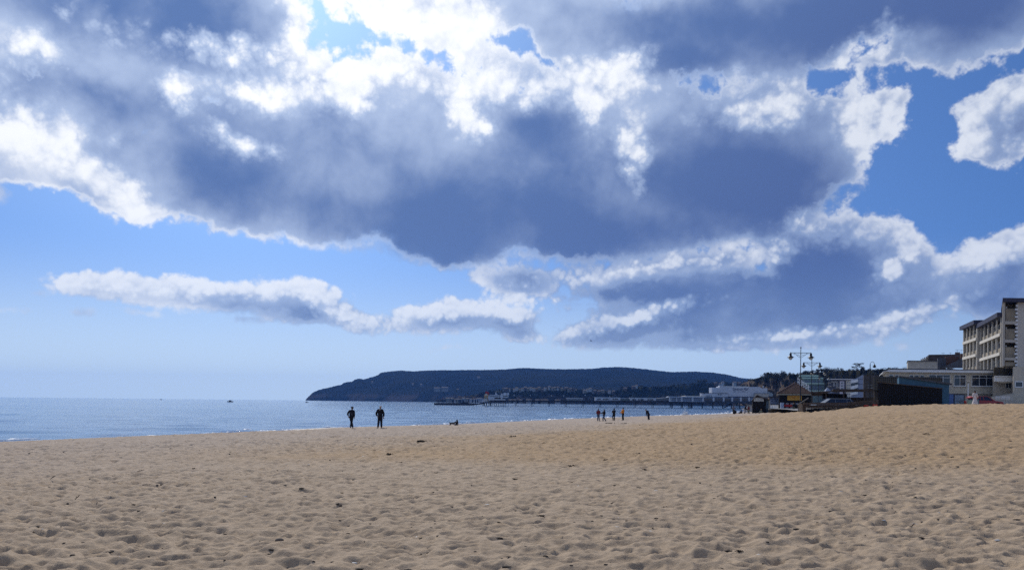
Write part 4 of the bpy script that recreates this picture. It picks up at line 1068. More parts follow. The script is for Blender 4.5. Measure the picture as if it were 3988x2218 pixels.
# --- town of small houses across the bay
def small_house(px, y, d, w, h, wall, roof, label, group, dep=7, rz=0.0):
    o = at(px, y, d)
    t = thing('house', label, 'house', o, rz, group)
    part(t, 'wall', wall, (-w / 2, 0, -4, w / 2, dep, h))
    bm = new(); v = []
    for xx in (-w / 2 - .3, w / 2 + .3):
        v.append([bm.verts.new((xx, -0.4, h)), bm.verts.new((xx, dep / 2, h + dep * 0.32)), bm.verts.new((xx, dep + 0.4, h))])
    bm.faces.new(v[0]); bm.faces.new(v[1][::-1])
    for i in range(3):
        j = (i + 1) % 3; bm.faces.new((v[0][i], v[1][i], v[1][j], v[0][j]))
    r = obj('roof', bm, roof, t)
    if w > 7:
        part(r, 'chimney', M_BRICK, (w * 0.3, dep / 2 - .5, h + dep * .2, w * .3 + 1, dep / 2 + .5, h + dep * .45))
    for k in range(max(1, int(w / 4))):
        xx = -w / 2 + (k + 0.5) * w / max(1, int(w / 4))
        part(t, 'window', M_GLASS, (xx - .7, -0.06, h * .45, xx + .7, -0.005, h * .8))
    return t
def near_zone(px):
    for lim, ph in ((3000, 'at the seaward end of the cliff'), (3100, 'behind the tiled kiosk'), (3212, 'behind the stepped flats'), (3320, 'behind the dark villa'), (3420, 'behind the banded building'), (3560, 'behind the pantiled hut')):
        if px < lim: return ph
    return 'behind the hotel wing'
def far_zone(px):
    for lim, ph in ((2000, 'above the ship shaped pavilion'), (2200, 'above the open pier deck'), (2315, 'above the lattice pier shelter'), (2420, 'above the seaward pier cabin'), (2560, 'above the second pier cabin'), (2740, 'above the glazed pier arcade')):
        if px < lim: return ph
    return 'above the white pier hall'
rr = random.Random(21)
H_W = mat('house_white', (0.34, 0.34, 0.34), 0.8, 0.06, 0.1); H_C = mat('house_cream', (0.20, 0.185, 0.155), 0.8, 0.1, 0.1); H_B = mat('house_brick', (0.10, 0.07, 0.06), 0.85, 0.2, 0.1)
H_R = mat('house_roof', (0.10, 0.085, 0.085), 0.8, 0.2, 0.1)
fx = np.array([p[0] for p in FAR_CLIFF], float); fy = np.array([p[1] for p in FAR_CLIFF], float)
spots = [1962, 1972, 1985, 2003, 2013, 2026, 2036, 2046, 2056, 2068, 2080, 2092, 2101, 2112, 2124, 2140, 2152, 2163, 2174, 2188, 2206, 2216, 2230, 2242, 2275, 2281, 2289, 2300, 2312, 2318, 2334, 2348, 2374, 2390, 2436, 2470, 2480, 2790, 2806, 2816, 2862, 2880]
for px in spots:
    y = np.interp(px, fx, fy) + rr.uniform(-2, 7)
    k = rr.random(); d = float(np.interp(px, [1700, 2100, 3100], [2300, 2050, 1700])) + 8
    w, c, lb = (rr.uniform(4.5, 8), H_W, 'white') if k < 0.4 else ((rr.uniform(5, 9), H_C, 'cream') if k < 0.7 else (rr.uniform(6, 10), H_B, 'brown brick'))
    small_house(px, y, d - 4, w, rr.uniform(2.4, 4.2), c, H_R, 'tiny %s house on the far cliff %s' % (lb, far_zone(px)), '%s houses on the far cliff' % lb)
for px, y, d, w, h in ((1702, 1521, 3700, 28, 13), (1732, 1520, 3700, 30, 14)):
    small_house(px, y, d, w, h, H_C, H_R, 'long pale hotel on the headland slope, %s one' % ('left' if px < 1715 else 'right'), 'pale hotels on the headland', 12)
for px, y in ((1449, 1487), (1608, 1495), (1640, 1497), (1783, 1515), (1822, 1530), (1864, 1468), (1960, 1539), (2020, 1510)):
    small_house(px, y + 2, 3750, rr.uniform(9, 14), rr.uniform(3, 5), H_C, H_R, 'lone pale house on the wooded headland slope', 'lone houses on the headland', 9)
for px in (1745, 1760, 1768, 1786, 1797, 1806, 1820, 1834, 1846, 1856, 1868, 1990, 2001, 2028, 2060, 2094, 2106, 2128, 2172):
    k = rr.random()
    small_house(px, 1561 + (px - 1745) * .008, 1950 if px > 1900 else 2150, rr.uniform(8, 16), rr.uniform(3.5, 9 if px < 1880 else 4.5), H_W if k < .6 else H_C, H_R, 'small %s shore building across the bay, %s' % ('white' if k < .6 else 'cream', 'behind the landing stage' if px < 1900 else 'behind the open pier deck'), '%s shore buildings across the bay' % ('white' if k < .6 else 'cream'))
# the street runs back at a slant: walls that go away from the sea front follow it
def slant(t, k):
    def walk(o):
        for c in o.children:
            if c.data and c.data.users == 1:
                n = len(c.data.vertices); co = np.empty(n * 3, np.float32); c.data.vertices.foreach_get('co', co); co = co.reshape(-1, 3)
                co[:, 0] += co[:, 1] * k; c.data.vertices.foreach_set('co', co.ravel()); c.data.update()
            elif c.data:
                c.location.x += c.location.y * k
            walk(c)
    walk(t)
for t, k in ((low, .42), (blk, .58), (tw, .59), (bx, .47), (rf, .49), (sh, .44), (pr, .44), (ki, .325), (hu, .28), (hb, .30), (wl, .31), (st, .37), (ga, .34), (mb, .41)) + tuple(LATER):
    slant(t, k)
# ------------------------------------------------------------------ the pier
PD = 752.0
S = Spot(2300, 1566, PD); Z0 = S.o.z
def Zp(py, px=2300):            # height above the sea for a photo row (level row changes along the pier)
    return CAM_Z + (level_y(px) - py) / F * PD
def Xp(px): return (px - PW / 2) / F * PD
M_PIER = mat('pier_steel', (0.030, 0.033, 0.050), 0.8, 0.25, 0.3)
M_PALEB = mat('pale_weatherboard', (0.56, 0.58, 0.63), 0.7, 0.05, 0.2)
M_BLUEP = mat('blue_glass_panel', (0.10, 0.16, 0.27), 0.3, 0.25, 0.25, spec=0.5)
pier = thing('pier', 'long dark seaside pier deck standing on thin paired piles in the sea', 'pier', (0, PD, 0))
def pb(parent, name, m, px0, yt, px1, yb, y0=0.0, y1=6.0, **kw):
    bm = new(); box(bm, Xp(px0), y0, Zp(yb, (px0 + px1) / 2), Xp(px1), y1, Zp(yt, (px0 + px1) / 2)); return obj(name, bm, m, parent, **kw)
bm = new(); prism(bm, [(Xp(1908), Zp(1561.5, 1908)), (Xp(3010), Zp(1562, 3010)), (Xp(3010), Zp(1568.5, 3010)), (Xp(2560), Zp(1567, 2560)), (Xp(1908), Zp(1563.5, 1908))], 0, 9); obj('deck', bm, M_PIER, pier)
bm = new(); prism(bm, [(Xp(1908), Zp(1557.2, 1908)), (Xp(2604), Zp(1558.2, 2604)), (Xp(2604), Zp(1561.3, 2604)), (Xp(1908), Zp(1561.0, 1908))], 0.3, 0.4); obj('parapet', bm, M_PIER, pier)
for px, w in [(p, 0.28) for p in (1913, 1920, 1927, 1934, 1941, 1948, 1955, 1962, 1969)] + [(p, 0.26) for q in (2007, 2070, 2135, 2201, 2267, 2334, 2402, 2470, 2539) for p in (q, q + 5.5)] + [(p, 0.4) for p in (2610, 2615, 2620, 2653, 2658, 2681, 2686)] + [(2693, 1.0), (2735, .5), (2776, .55), (2815, .55), (2849, .6), (2881, .6), (2930, .6), (2965, .6)]:
    for yy in ((0.8,) if px == int(px) else (7.5,)):
        bm = new(); tube(bm, [(Xp(px) * (1 + yy / PD), yy, -3), (Xp(px) * (1 + yy / PD), yy, Zp(1565, px))], w, 6); obj('pile', bm, M_PIER, pier)
for a, b in (((2822, 1586), (2852, 1568)), ((2918, 1586), (2888, 1568))):
    bm = new(); tube(bm, [(Xp(a[0]), 1, Zp(a[1], a[0])), (Xp(b[0]), 1, Zp(b[1], b[0]))], 0.6, 5); obj('brace', bm, M_PIER, pier)
# landing stage
ls = thing('landing_stage', 'low dark landing stage with railing posts at the seaward end of the pier', 'jetty', (0, PD + 12, 0))
bm = new(); prism(bm, [(Xp(1690) * 1.015, -1), (Xp(1690) * 1.015, Zp(1568, 1690)), (Xp(1790), Zp(1567.5, 1790)), (Xp(1796), Zp(1565, 1800)), (Xp(1819), Zp(1564, 1820)), (Xp(1822), Zp(1569, 1822)), (Xp(1862), Zp(1570, 1862)), (Xp(1878), Zp(1566, 1878)), (Xp(1912), Zp(1565, 1912)), (Xp(1912), Zp(1568, 1912)), (Xp(1876), Zp(1570.5, 1876)), (Xp(1876), Zp(1573, 1876)), (Xp(1800), -1)], 0, 8); obj('deck', bm, M_PIER, ls)
for px in range(1694, 1876, 7):
    tall = px % 3 == 0
    bm = new(); box(bm, Xp(px), 0.2, Zp(1569, px), Xp(px) + (0.45 if tall else 0.22), 0.5, Zp(1565.3 if tall else 1564.6, px)); obj('post', bm, M_PIER if tall else M_CONC, ls)
for px in (1880, 1885, 1893, 1903, 1909):
    bm = new(); tube(bm, [(Xp(px), 1, -3), (Xp(px), 1, Zp(1567, px))], 0.45, 6); obj('pile', bm, M_PIER, ls)
ht = thing('pier_hut', 'small pale blue grey hut between landing stage and pier deck', 'hut', (0, PD + 8, 0))
bm = new(); prism(bm, [(Xp(1874), Zp(1564.5, 1890)), (Xp(1879), Zp(1553, 1890)), (Xp(1909), Zp(1553, 1890)), (Xp(1910), Zp(1565, 1890))], 0, 6); obj('wall', bm, M_PALEB, ht)
pb(ht, 'door', M_FASCIA, 1890, 1556, 1893.5, 1561, -0.1, -0.005)
bm = new(); box(bm, Xp(1877), -0.3, Zp(1553, 1890), Xp(1911), 6.3, Zp(1552, 1890)); obj('roof', bm, M_WHITE, ht)
# helter skelter
a = Vector((Xp(1893), PD + 5, 0))
hs = thing('fairground_ride', 'red topped yellow fairground ride tower at the end of the pier', 'ride', a)
def Hx(px): return Xp(px) - a.x
bm = new(); lathe(bm, [(1.5, Zp(1561, 1893)), (1.1, Zp(1545, 1893)), (0.9, Zp(1530, 1893))], 10); obj('tower', bm, mat('ride_cream', (0.5, 0.46, 0.42), 0.6, 0.1), hs)
pts = []
for k in range(26):
    an = k * 0.62; pts.append((1.7 * math.cos(an), 1.7 * math.sin(an), Zp(1552 - k * 0.65, 1893)))
bm = new(); tube(bm, pts, 0.45, 6); obj('slide', bm, mat('ride_yellow', (0.55, 0.36, 0.16), 0.5, 0.1), hs)
bm = new(); prism(bm, [(Hx(1888), Zp(1527, 1893)), (Hx(1891), Zp(1522, 1893)), (Hx(1899), Zp(1524, 1893)), (Hx(1904), Zp(1529, 1893)), (Hx(1903), Zp(1534, 1893)), (Hx(1896), Zp(1531, 1893)), (Hx(1890), Zp(1531, 1893))], -1, 1.2); obj('canopy', bm, M_RED, hs)
# ship-like pavilion
pv = thing('pier_pavilion', 'white ship shaped pavilion with a row of dark windows near the pier end', 'pavilion', (0, PD + 4, 0))
bm = new(); prism(bm, [(Xp(1903), Zp(1558, 1940)), (Xp(1899), Zp(1548, 1940)), (Xp(1906), Zp(1536, 1940)), (Xp(1980), Zp(1537, 1940)), (Xp(1980), Zp(1546, 1940)), (Xp(1968), Zp(1548, 1940)), (Xp(1968), Zp(1560, 1940)), (Xp(1903), Zp(1560, 1940))], 0, 9); obj('wall', bm, M_PALEB, pv)
for px in (1906, 1912, 1918, 1924, 1930, 1937, 1943):
    pb(pv, 'window', M_GLASS, px, 1539, px + 4, 1542.8, -0.12, -0.004)
pb(pv, 'window', M_GLASS, 1959, 1539.5, 1978, 1543, -0.12, -0.004); pb(pv, 'opening', M_DARK, 1925, 1546.5, 1950, 1551.5, -0.12, -0.004); pb(pv, 'opening', M_DARK, 1956, 1547, 1967, 1551.5, -0.12, -0.004)
for a_, b_, t_, u_ in ((1928, 1932, 1526, 1536), (1931, 1936, 1532, 1536), (1951, 1958, 1532, 1536.5), (1960, 1972, 1528, 1537), (1974, 1982, 1527, 1536.5)):
    pb(pv, 'roof_cabin', M_PALEB, a_, t_, b_, u_, 1, 5)
# buildings along the deck
lt = thing('pier_shelter', 'low white lattice shelter standing alone on the pier deck', 'shelter', (0, PD + 3, 0))
pb(lt, 'roof', M_PALEB, 2208, 1548, 2270, 1550.2, -0.3, 4.3); pb(lt, 'back_wall', M_BLUEP, 2209, 1550.3, 2269, 1559, 2.5, 2.7); pb(lt, 'base_wall', M_SEAG, 2208, 1556.5, 2270, 1559.5, 0, 0.3)
for k in range(13):
    pb(lt, 'post', M_PALEB, 2208.5 + k * 5, 1550, 2210.6 + k * 5, 1556.5, 0.0, 0.25)
pb(lt, 'end_screen', M_BLUEP, 2270.5, 1552, 2274, 1559.5, 0, 3)
def cabin(px0, px1, yt, yb, label, wins):
    t = thing('pier_cabin', label, 'building', (0, PD + 2, 0), 0, 'white buildings on the pier')
    pb(t, 'wall', M_PALEB, px0, yt, px1, yb, 0, 6); pb(t, 'roof', M_WHITE, px0 - .5, yt - 1.0, px1 + .5, yt, -0.2, 6.2)
    for a_, b_ in wins:
        pb(t, 'window', M_GLASS, a_, yt + 3.4, b_, yt + 8.0, -0.14, -0.004)
cabin(2319, 2417, 1547, 1562, 'longer white flat roofed cabin on the pier, the seaward one', ((2327, 2333), (2334, 2340), (2349, 2356), (2358, 2371), (2387, 2393), (2395, 2401), (2402, 2408)))
cabin(2455, 2556, 1549, 1563.2, 'white flat roofed cabin on the pier, nearer the shore', ((2463, 2477), (2486, 2492), (2494, 2508), (2524, 2531), (2533, 2546)))
ps = thing('pier_passage', 'grey roofed passage between the two white pier cabins', 'shelter', (0, PD + 3, 0))
pb(ps, 'roof', M_PALEB, 2418, 1549, 2454.6, 1551, 0, 5); pb(ps, 'screen', M_SEAG, 2419, 1551, 2454, 1561.8, 1.2, 1.5)
for k in range(5): pb(ps, 'post', M_PALEB, 2419 + k * 8.6, 1551, 2420 + k * 8.6, 1561.8, 0.9, 1.19)
sh2 = thing('sloping_shelter', 'grey shelter with a sloping roof beside the glazed pier building', 'shelter', (0, PD + 3, 0))
bm = new(); prism(bm, [(Xp(2557), Zp(1562, 2580)), (Xp(2557), Zp(1551, 2580)), (Xp(2603), Zp(1546.5, 2580)), (Xp(2603), Zp(1562, 2580))], 0.3, 5); obj('wall', bm, mat('shelter_grey', (0.20, 0.215, 0.24), 0.8, 0.2, 0.3), sh2)
bm = new(); prism(bm, [(Xp(2556), Zp(1551, 2580)), (Xp(2556), Zp(1549.5, 2580)), (Xp(2604), Zp(1545, 2580)), (Xp(2604), Zp(1546.5, 2580))], 0, 5.3); obj('roof', bm, M_PALEB, sh2)
am = thing('pier_hall', 'large white pier hall with stepped roof and script lettering over a glazed arcade', 'building', (0, PD - 2, 0))
pb(am, 'arcade_roof', M_PALEB, 2604, 1543.2, 2742, 1546, -0.5, 14); pb(am, 'arcade_wall', M_BLUEP, 2606, 1546, 2930, 1562.2, 0.8, 13)
for px in (2604, 2609, 2632, 2650, 2692, 2733, 2774, 2813, 2846, 2880, 2912):
    pb(am, 'column', M_PALEB, px, 1546, px + (6.5 if px > 2640 else 3.5), 1561.6, 0, 0.79)
pb(am, 'sill', M_PALEB, 2604, 1561.6, 2742, 1563, -0.2, 0.9)
for a_, b_ in ((2613, 2630), (2636, 2649), (2658, 2690), (2699, 2731), (2741, 2772), (2783, 2811), (2820, 2844), (2853, 2878), (2887, 2910)):
    pb(am, 'window', M_GLASS if a_ > 2730 else M_NET, a_, 1549, b_, 1557.5, 0.62, 0.795)
pb(am, 'lower_wall', mat('arcade_dark', (0.055, 0.065, 0.085), 0.7, 0.2, 0.3), 2742, 1558, 2930, 1568, 0.35, 0.6)
bm = new(); prism(bm, [(Xp(2655), Zp(1543, 2700)), (Xp(2672), Zp(1540, 2700)), (Xp(2745), Zp(1540.5, 2700)), (Xp(2752), Zp(1544, 2700))], 0.5, 10); obj('low_roof', bm, mat('cream_roof', (0.55, 0.52, 0.46), 0.7, 0.05), am)
# rounded front block
bm = new(); pts = [(Xp(2833), 1.0), (Xp(2833), 12.0), (Xp(2738), 12.0)] + [(Xp(2738) + 3.5 - 5.5 * math.cos(q), 1.0 + 5.5 - 5.5 * math.sin(q)) for q in np.linspace(0, math.pi / 2, 7)]
plan_prism(bm, pts, Zp(1544, 2780), Zp(1530.5, 2780)); obj('round_block', bm, M_PALEB, am)
pb(am, 'round_roof', M_FASCIA, 2732, 1529.2, 2834, 1530.5, 0.8, 12)
for px in (2751, 2758.5, 2767):
    pb(am, 'window', M_GLASS, px, 1537.5, px + 3.2, 1542.5, 0.86, 0.995)
for px in (2794, 2803):
    pb(am, 'window', M_GLASS, px, 1533, px + 5.5, 1537.3, 0.86, 0.995)
bm = new(); pts = [(Xp(2988), 2.0), (Xp(2988), 16), (Xp(2775), 16)] + [(Xp(2775) + 4 - 4 * math.cos(q), 2 + 4 - 4 * math.sin(q)) for q in np.linspace(0, math.pi / 2, 6)]
plan_prism(bm, pts, Zp(1544, 2880), Zp(1509, 2880)); obj('hall_wall', bm, M_PALEB, am)
pb(am, 'upper_wall', M_PALEB, 2802, 1504.5, 2961, 1509, 2.3, 15); pb(am, 'upper_wall', M_PALEB, 2802, 1500, 2815, 1504.5, 2.3, 8)
pb(am, 'white_roof', M_WHITE, 2815, 1503, 2916, 1507, 1.7, 2.29); pb(am, 'dark_base', M_FASCIA, 2834, 1543.5, 2990, 1546.5, 1.2, 1.99)
pb(am, 'end_block', M_GREYW, 2936, 1531, 2990, 1545, -1.0, 1.15); pb(am, 'end_roof', M_FASCIA, 2935, 1530, 2991, 1531, -1.2, 1.9)
pb(am, 'roof_vent', M_PALEB, 2972, 1502, 2976, 1508.8, 3, 4); pb(am, 'roof_edge', M_DARK, 2961, 1506.5, 2980, 1508.9, 2.6, 3)
bm = new(); pts = [(Xp(2989), Zp(1545, 3000)), (Xp(2989), Zp(1524, 3000))] + [(Xp(2989 + 22 * k / 6), Zp(1524 + 9 * (k / 6) ** 2, 3000)) for k in range(1, 7)] + [(Xp(3011), Zp(1545, 3000))]
prism(bm, pts, 3, 12); obj('curved_wing', bm, mat('green_grey_panel', (0.28, 0.34, 0.38), 0.6, 0.08), am)
def letters(parent, text, px0, px1, ybase, y, m, depth=0.05, shear=0.0, sx=1.0):
    c = bpy.data.curves.new('lettering', 'FONT'); c.body = text; c.size = 1.0; c.extrude = depth; c.shear = shear
    o = bpy.data.objects.new('lettering', c); COL.objects.link(o)
    dg = bpy.context.evaluated_depsgraph_get(); me = bpy.data.meshes.new_from_object(o.evaluated_get(dg))
    bpy.data.objects.remove(o)
    n = len(me.vertices); co = np.empty(n * 3, np.float32); me.vertices.foreach_get('co', co); co = co.reshape(-1, 3)
    w = co[:, 0].max() - co[:, 0].min(); k = (px1 - px0) / w
    k2 = k * sx
    out = np.stack([px0 + (co[:, 0] - co[:, 0].min()) * k, y + co[:, 2] * 1.0, ybase + co[:, 1] * k2], -1).astype(np.float32)
    me.vertices.foreach_set('co', out.ravel()); me.update()
    me.materials.clear(); me.materials.append(m)
    return obj('lettering', me, None, parent)
letters(am, 'Sandown Pier', Xp(2852), Xp(2914), Zp(1518.5, 2880), 1.9, M_NAVY, 0.08, 0.35, 1.15)
marks(am, Xp(2856), Xp(2910), Zp(1525.5, 2880), 0.75, 1.98, M_NAVY, 5)
for px, yt in ((2002, 1540), (2065, 1540), (2148, 1541), (2195, 1541), (2279, 1540), (2375, 1545)):
    t = thing('pier_lamp', 'thin lamp post with a white globe on the pier deck', 'lamp post', (Xp(px), PD + 1, Zp(1561, px)), 0, 'lamp posts along the pier')
    h = Zp(yt, px) - Zp(1561, px)
    bm = new(); tube(bm, [(0, 0, 0), (0, 0, h)], 0.09, 5); obj('pole', bm, M_PIER, t)
    bm = new(); ball(bm, (0, 0, h + 0.3), 0.42, 1); obj('globe', bm, M_WHITE, t)
for k, px in enumerate((2100, 2106, 1999)):
    t = thing('person', 'tiny dark figure walking on the pier deck', 'person', (Xp(px), PD + 1.2, Zp(1561.3, px)), 0, 'people on the pier deck')
    bm = new(); tube(bm, [(0, 0, 0), (0, 0, .8), (0, 0, 1.1), (0, 0, 1.4), (0, 0, 1.5)], [.1, .17, .2, .24, .08], 6); ball(bm, (0, 0, 1.63), .13, 1); obj('body', bm, M_DARK, t)
# ------------------------------------------------------------------ lamp posts, cars, shrubs
def lamp_post(px, yt, d, half, label, one_side=0):
    o = at(px, yt, d); zb = z_prom(o.x, o.y); h = o.z - zb
    t = thing('lamp_post', label, 'lamp post', (o.x, o.y, zb), 0, 'double armed promenade lamp posts')
    bm = new(); lathe(bm, [(0.15, 0), (0.15, 0.9), (0.09, 1.0), (0.07, h * .55), (0.055, h - 0.9), (0.05, h - 0.35)], 10)
    for z in (1.0, h * 0.56, h - 1.25):
        lathe(bm, [(0.07, z - .06), (0.12, z), (0.07, z + .06)], 10)
    obj('pole', bm, M_IRON, t, smooth=True)
    bm = new(); lathe(bm, [(0.07, h - 0.35), (0.11, h - 0.28), (0.03, h - 0.1), (0.015, h)], 8); obj('finial', bm, M_IRON, t)
    za = h - 0.95 * (h / 9)
    for s in (-1, 1):
        if one_side and s != one_side: continue
        bm = new(); tube(bm, [(0, 0, za), (s * half, 0, za)], 0.045, 6); obj('arm', bm, M_IRON, t)
        bm = new()
        pts = [(s * (0.15 + half * 0.7 * k / 14), 0, za - 0.08 - 0.42 * (1 - k / 14) * abs(math.cos(k * 0.9)) - .05) for k in range(15)]
        tube(bm, pts, 0.022, 4); tube(bm, [(s * 0.1, 0, za - 0.75), (s * half * 0.35, 0, za - 0.45), (s * half * 0.62, 0, za - 0.04)], 0.025, 4); obj('scroll', bm, M_IRON, t)
        c = (s * half, 0, za)
        bm = new(); lathe(bm, [(0.03, 0.12), (0.05, 0.0), (0.16, -0.12), (0.19, -0.32), (0.15, -0.40), (0.24, -0.52), (0.50, -0.70), (0.52, -0.76), (0.10, -0.74)], 14, c); ln = obj('lantern', bm, M_IRON, t, smooth=True)
        bm = new(); lathe(bm, [(0.30, -0.75), (0.31, -0.84), (0.24, -1.0), (0.10, -1.1), (0.01, -1.12)], 12, c); obj('globe', bm, M_FROST, ln, smooth=True)
    return t
lamp_post(3119, 1347, 125, 1.58, 'tallest black double armed lamp post in front of the tiled kiosk')
lamp_post(3162, 1390, 159, 1.60, 'second black double armed lamp post, lower and right of the tallest')
lamp_post(3188, 1427, 205, 1.62, 'third lamp post, a thin one in front of the stepped flats')
lamp_post(3211, 1451, 268, 1.62, 'farthest small lamp post between the flats and the dark villa')
o = at(3389, 1418, 150); zb = z_prom(o.x, o.y); h = o.z - zb
t = thing('swan_neck_lamp', 'dark lamp post with a curved swan neck arm left of the pantiled hut', 'lamp post', (o.x, o.y, zb))
bm = new(); lathe(bm, [(0.14, 0), (0.10, h * .5), (0.07, h)], 8); obj('pole', bm, M_IRON, t)
bm = new(); tube(bm, [(0.4 - 0.4 * math.cos(q), 0, h + 0.5 * math.sin(q)) for q in np.linspace(0, math.pi, 9)], 0.04, 5); obj('arm', bm, M_IRON, t)
bm = new(); lathe(bm, [(0.05, 0.05), (0.16, -0.1), (0.30, -0.35), (0.30, -0.5), (0.05, -0.62)], 10, (0.8, 0, h)); obj('lantern', bm, M_IRON, t)
o = at(3771, 1482, 112); zb = z_prom(o.x, o.y)
t = thing('street_light', 'slim white street light in front of the low cream building', 'lamp post', (o.x, o.y, zb)); h = o.z - zb
bm = new(); lathe(bm, [(0.09, 0), (0.07, 1.2), (0.05, h - .3)], 8); obj('pole', bm, M_WHITE, t)
bm = new(); lathe(bm, [(0.06, h - .35), (0.22, h - .12), (0.26, h - .05), (0.1, h)], 10); obj('lamp_head', bm, M_CONC, t)

def car(px, y_roof, d, L, H, paint, label, rz=0.0, estate=False, cargo=False):
    o = at(px, y_roof, d); zb = o.z - H
    t = thing('parked_car', label, 'car', (o.x, o.y, zb), rz)
    W = 1.78; l = L / 2
    # side profile in x,z; car points to -x (left)
    body = [(-l, 0.30), (-l + .03, 0.62), (-l + .25, 0.74), (-l + 1.25, 0.88), (l - 0.55 if not estate else l - .25, 0.92), (l - .05, 0.82), (l, 0.55), (l - .05, 0.28), (-l + .1, 0.24)]
    bm = new(); prism(bm, body, -W / 2, W / 2); bmesh.ops.bevel(bm, geom=bm.edges[:], offset=0.05, segments=2, affect='EDGES'); obj('body', bm, paint, t, smooth=False)
    rx = l - 0.9 if not estate else l - .45
    cab = [(-l + 1.1, 0.85), (-l + 2.0, H - 0.06), (-l + 2.5, H), (rx - 0.6, H - .01), (rx - .25, H - .07), (l - 0.35 if not estate else l - .15, 0.88)]
    def inset(p, f):
        return (p[0], p[1])
    bm = new()
    a = [bm.verts.new((p[0], -W / 2 + 0.06 + 0.20 * max(0, p[1] - .88) / .55, p[1])) for p in cab]; b = [bm.verts.new((p[0], W / 2 - 0.06 - 0.20 * max(0, p[1] - .88) / .55, p[1])) for p in cab]
    bm.faces.new(a); bm.faces.new(b[::-1])
    for i in range(len(cab)):
        j = (i + 1) % len(cab); bm.faces.new((a[j], a[i], b[i], b[j]))
    gh = obj('glasshouse', bm, M_GLASS, t)
    bm = new(); box(bm, -l + 2.05, -W / 2 + .22, H - .07, rx - .3, W / 2 - .22, H + 0.02); bmesh.ops.bevel(bm, geom=bm.edges[:], offset=0.03, segments=2, affect='EDGES'); obj('roof', bm, paint, t)
    for xx, lean in ((-l + 1.15, 0.95), (-l + 2.55, 0.05), (rx - 0.85, -0.02), (rx - 0.15, -0.3)):
        for sy in (-1, 1):
            bm = new(); tube(bm, [(xx, sy * (W / 2 - .05), 0.86), (xx + lean * .92, sy * (W / 2 - .23), H - .05)], 0.045, 5); obj('pillar', bm, paint, t)
    for xx in (-l + 0.8, l - 0.85):
        for sy in (-1, 1):
            w = new(); bmesh.ops.create_cone(w, segments=16, radius1=.32, radius2=.32, depth=.2, cap_ends=True, matrix=Matrix.Translation((xx, sy * (W / 2 - .1), .32)) @ Matrix.Rotation(math.pi / 2, 4, 'X'))
            wh = obj('wheel', w, mat('tyre', (0.02, 0.02, 0.02), 0.9, 0), t)
            w = new(); bmesh.ops.create_cone(w, segments=12, radius1=.2, radius2=.2, depth=.02, cap_ends=True, matrix=Matrix.Translation((xx, sy * (W / 2 + .012), .32)) @ Matrix.Rotation(math.pi / 2, 4, 'X')); obj('rim', w, M_CONC, wh)
    for sy in (-1, 1):
        part(t, 'headlight', M_FROST, (-l - .015, sy * .62 - .16, .56, -l + .05, sy * .62 + .16, .68)); part(t, 'tail_light', M_RED, (l - .06, sy * .68 - .1, .6, l + .015, sy * .68 + .1, .8)); part(t, 'mirror', paint, (-l + 1.45, sy * (W / 2 + .08) - .08, .9, -l + 1.6, sy * (W / 2 + .08) + .08, 1.02))
    return t
car(3246, 1550.5, 99, 5.3, 1.5, mat('silver_blue_paint', (0.15, 0.17, 0.21), 0.25, 0.0, metal=0.6, spec=0.6), 'silver grey parked car seen over the timber ramp', 0.03, estate=True)
rc = car(3832, 1542, 106, 4.3, 1.45, mat('dark_red_paint', (0.30, 0.012, 0.03), 0.25, 0.0, spec=0.6), 'dark red parked car in front of the low cream building', math.pi - 0.05, estate=True)
S = Spot(3804, 1553, 104.4)
bm = new(); box(bm, S.x(3785), 0, S.z(1553), S.x(3819), 1.6, S.z(1542)); bmesh.ops.bevel(bm, geom=bm.edges[:], offset=0.22, segments=3, affect='EDGES')
bx2 = thing('stall_trolley', 'bright pink red domed stall beside the woman in white', 'stall', S.o); obj('canopy', bm, mat('pink_red', (0.62, 0.07, 0.10), 0.5, 0.05), bx2, smooth=True)
part(bx2, 'base', M_SEAG, (S.x(3788), .2, -1.3, S.x(3816), 1.4, -0.01))
fn = thing('railing', 'pale two bar railing at the foot of the ramp wall', 'railing', at(3900, 1567, 108))
s_ = 108 / F
for z in (0.55, 0.80):
    bm = new(); tube(bm, [(-26 * s_, 0, z), (34 * s_, 0, z)], 0.05); obj('bar', bm, M_WHITE, fn)
for k in (-26, -5, 15, 34):
    bm = new(); tube(bm, [(k * s_, 0, -.6), (k * s_, 0, .85)], 0.04); obj('post', bm, M_CONC, fn)

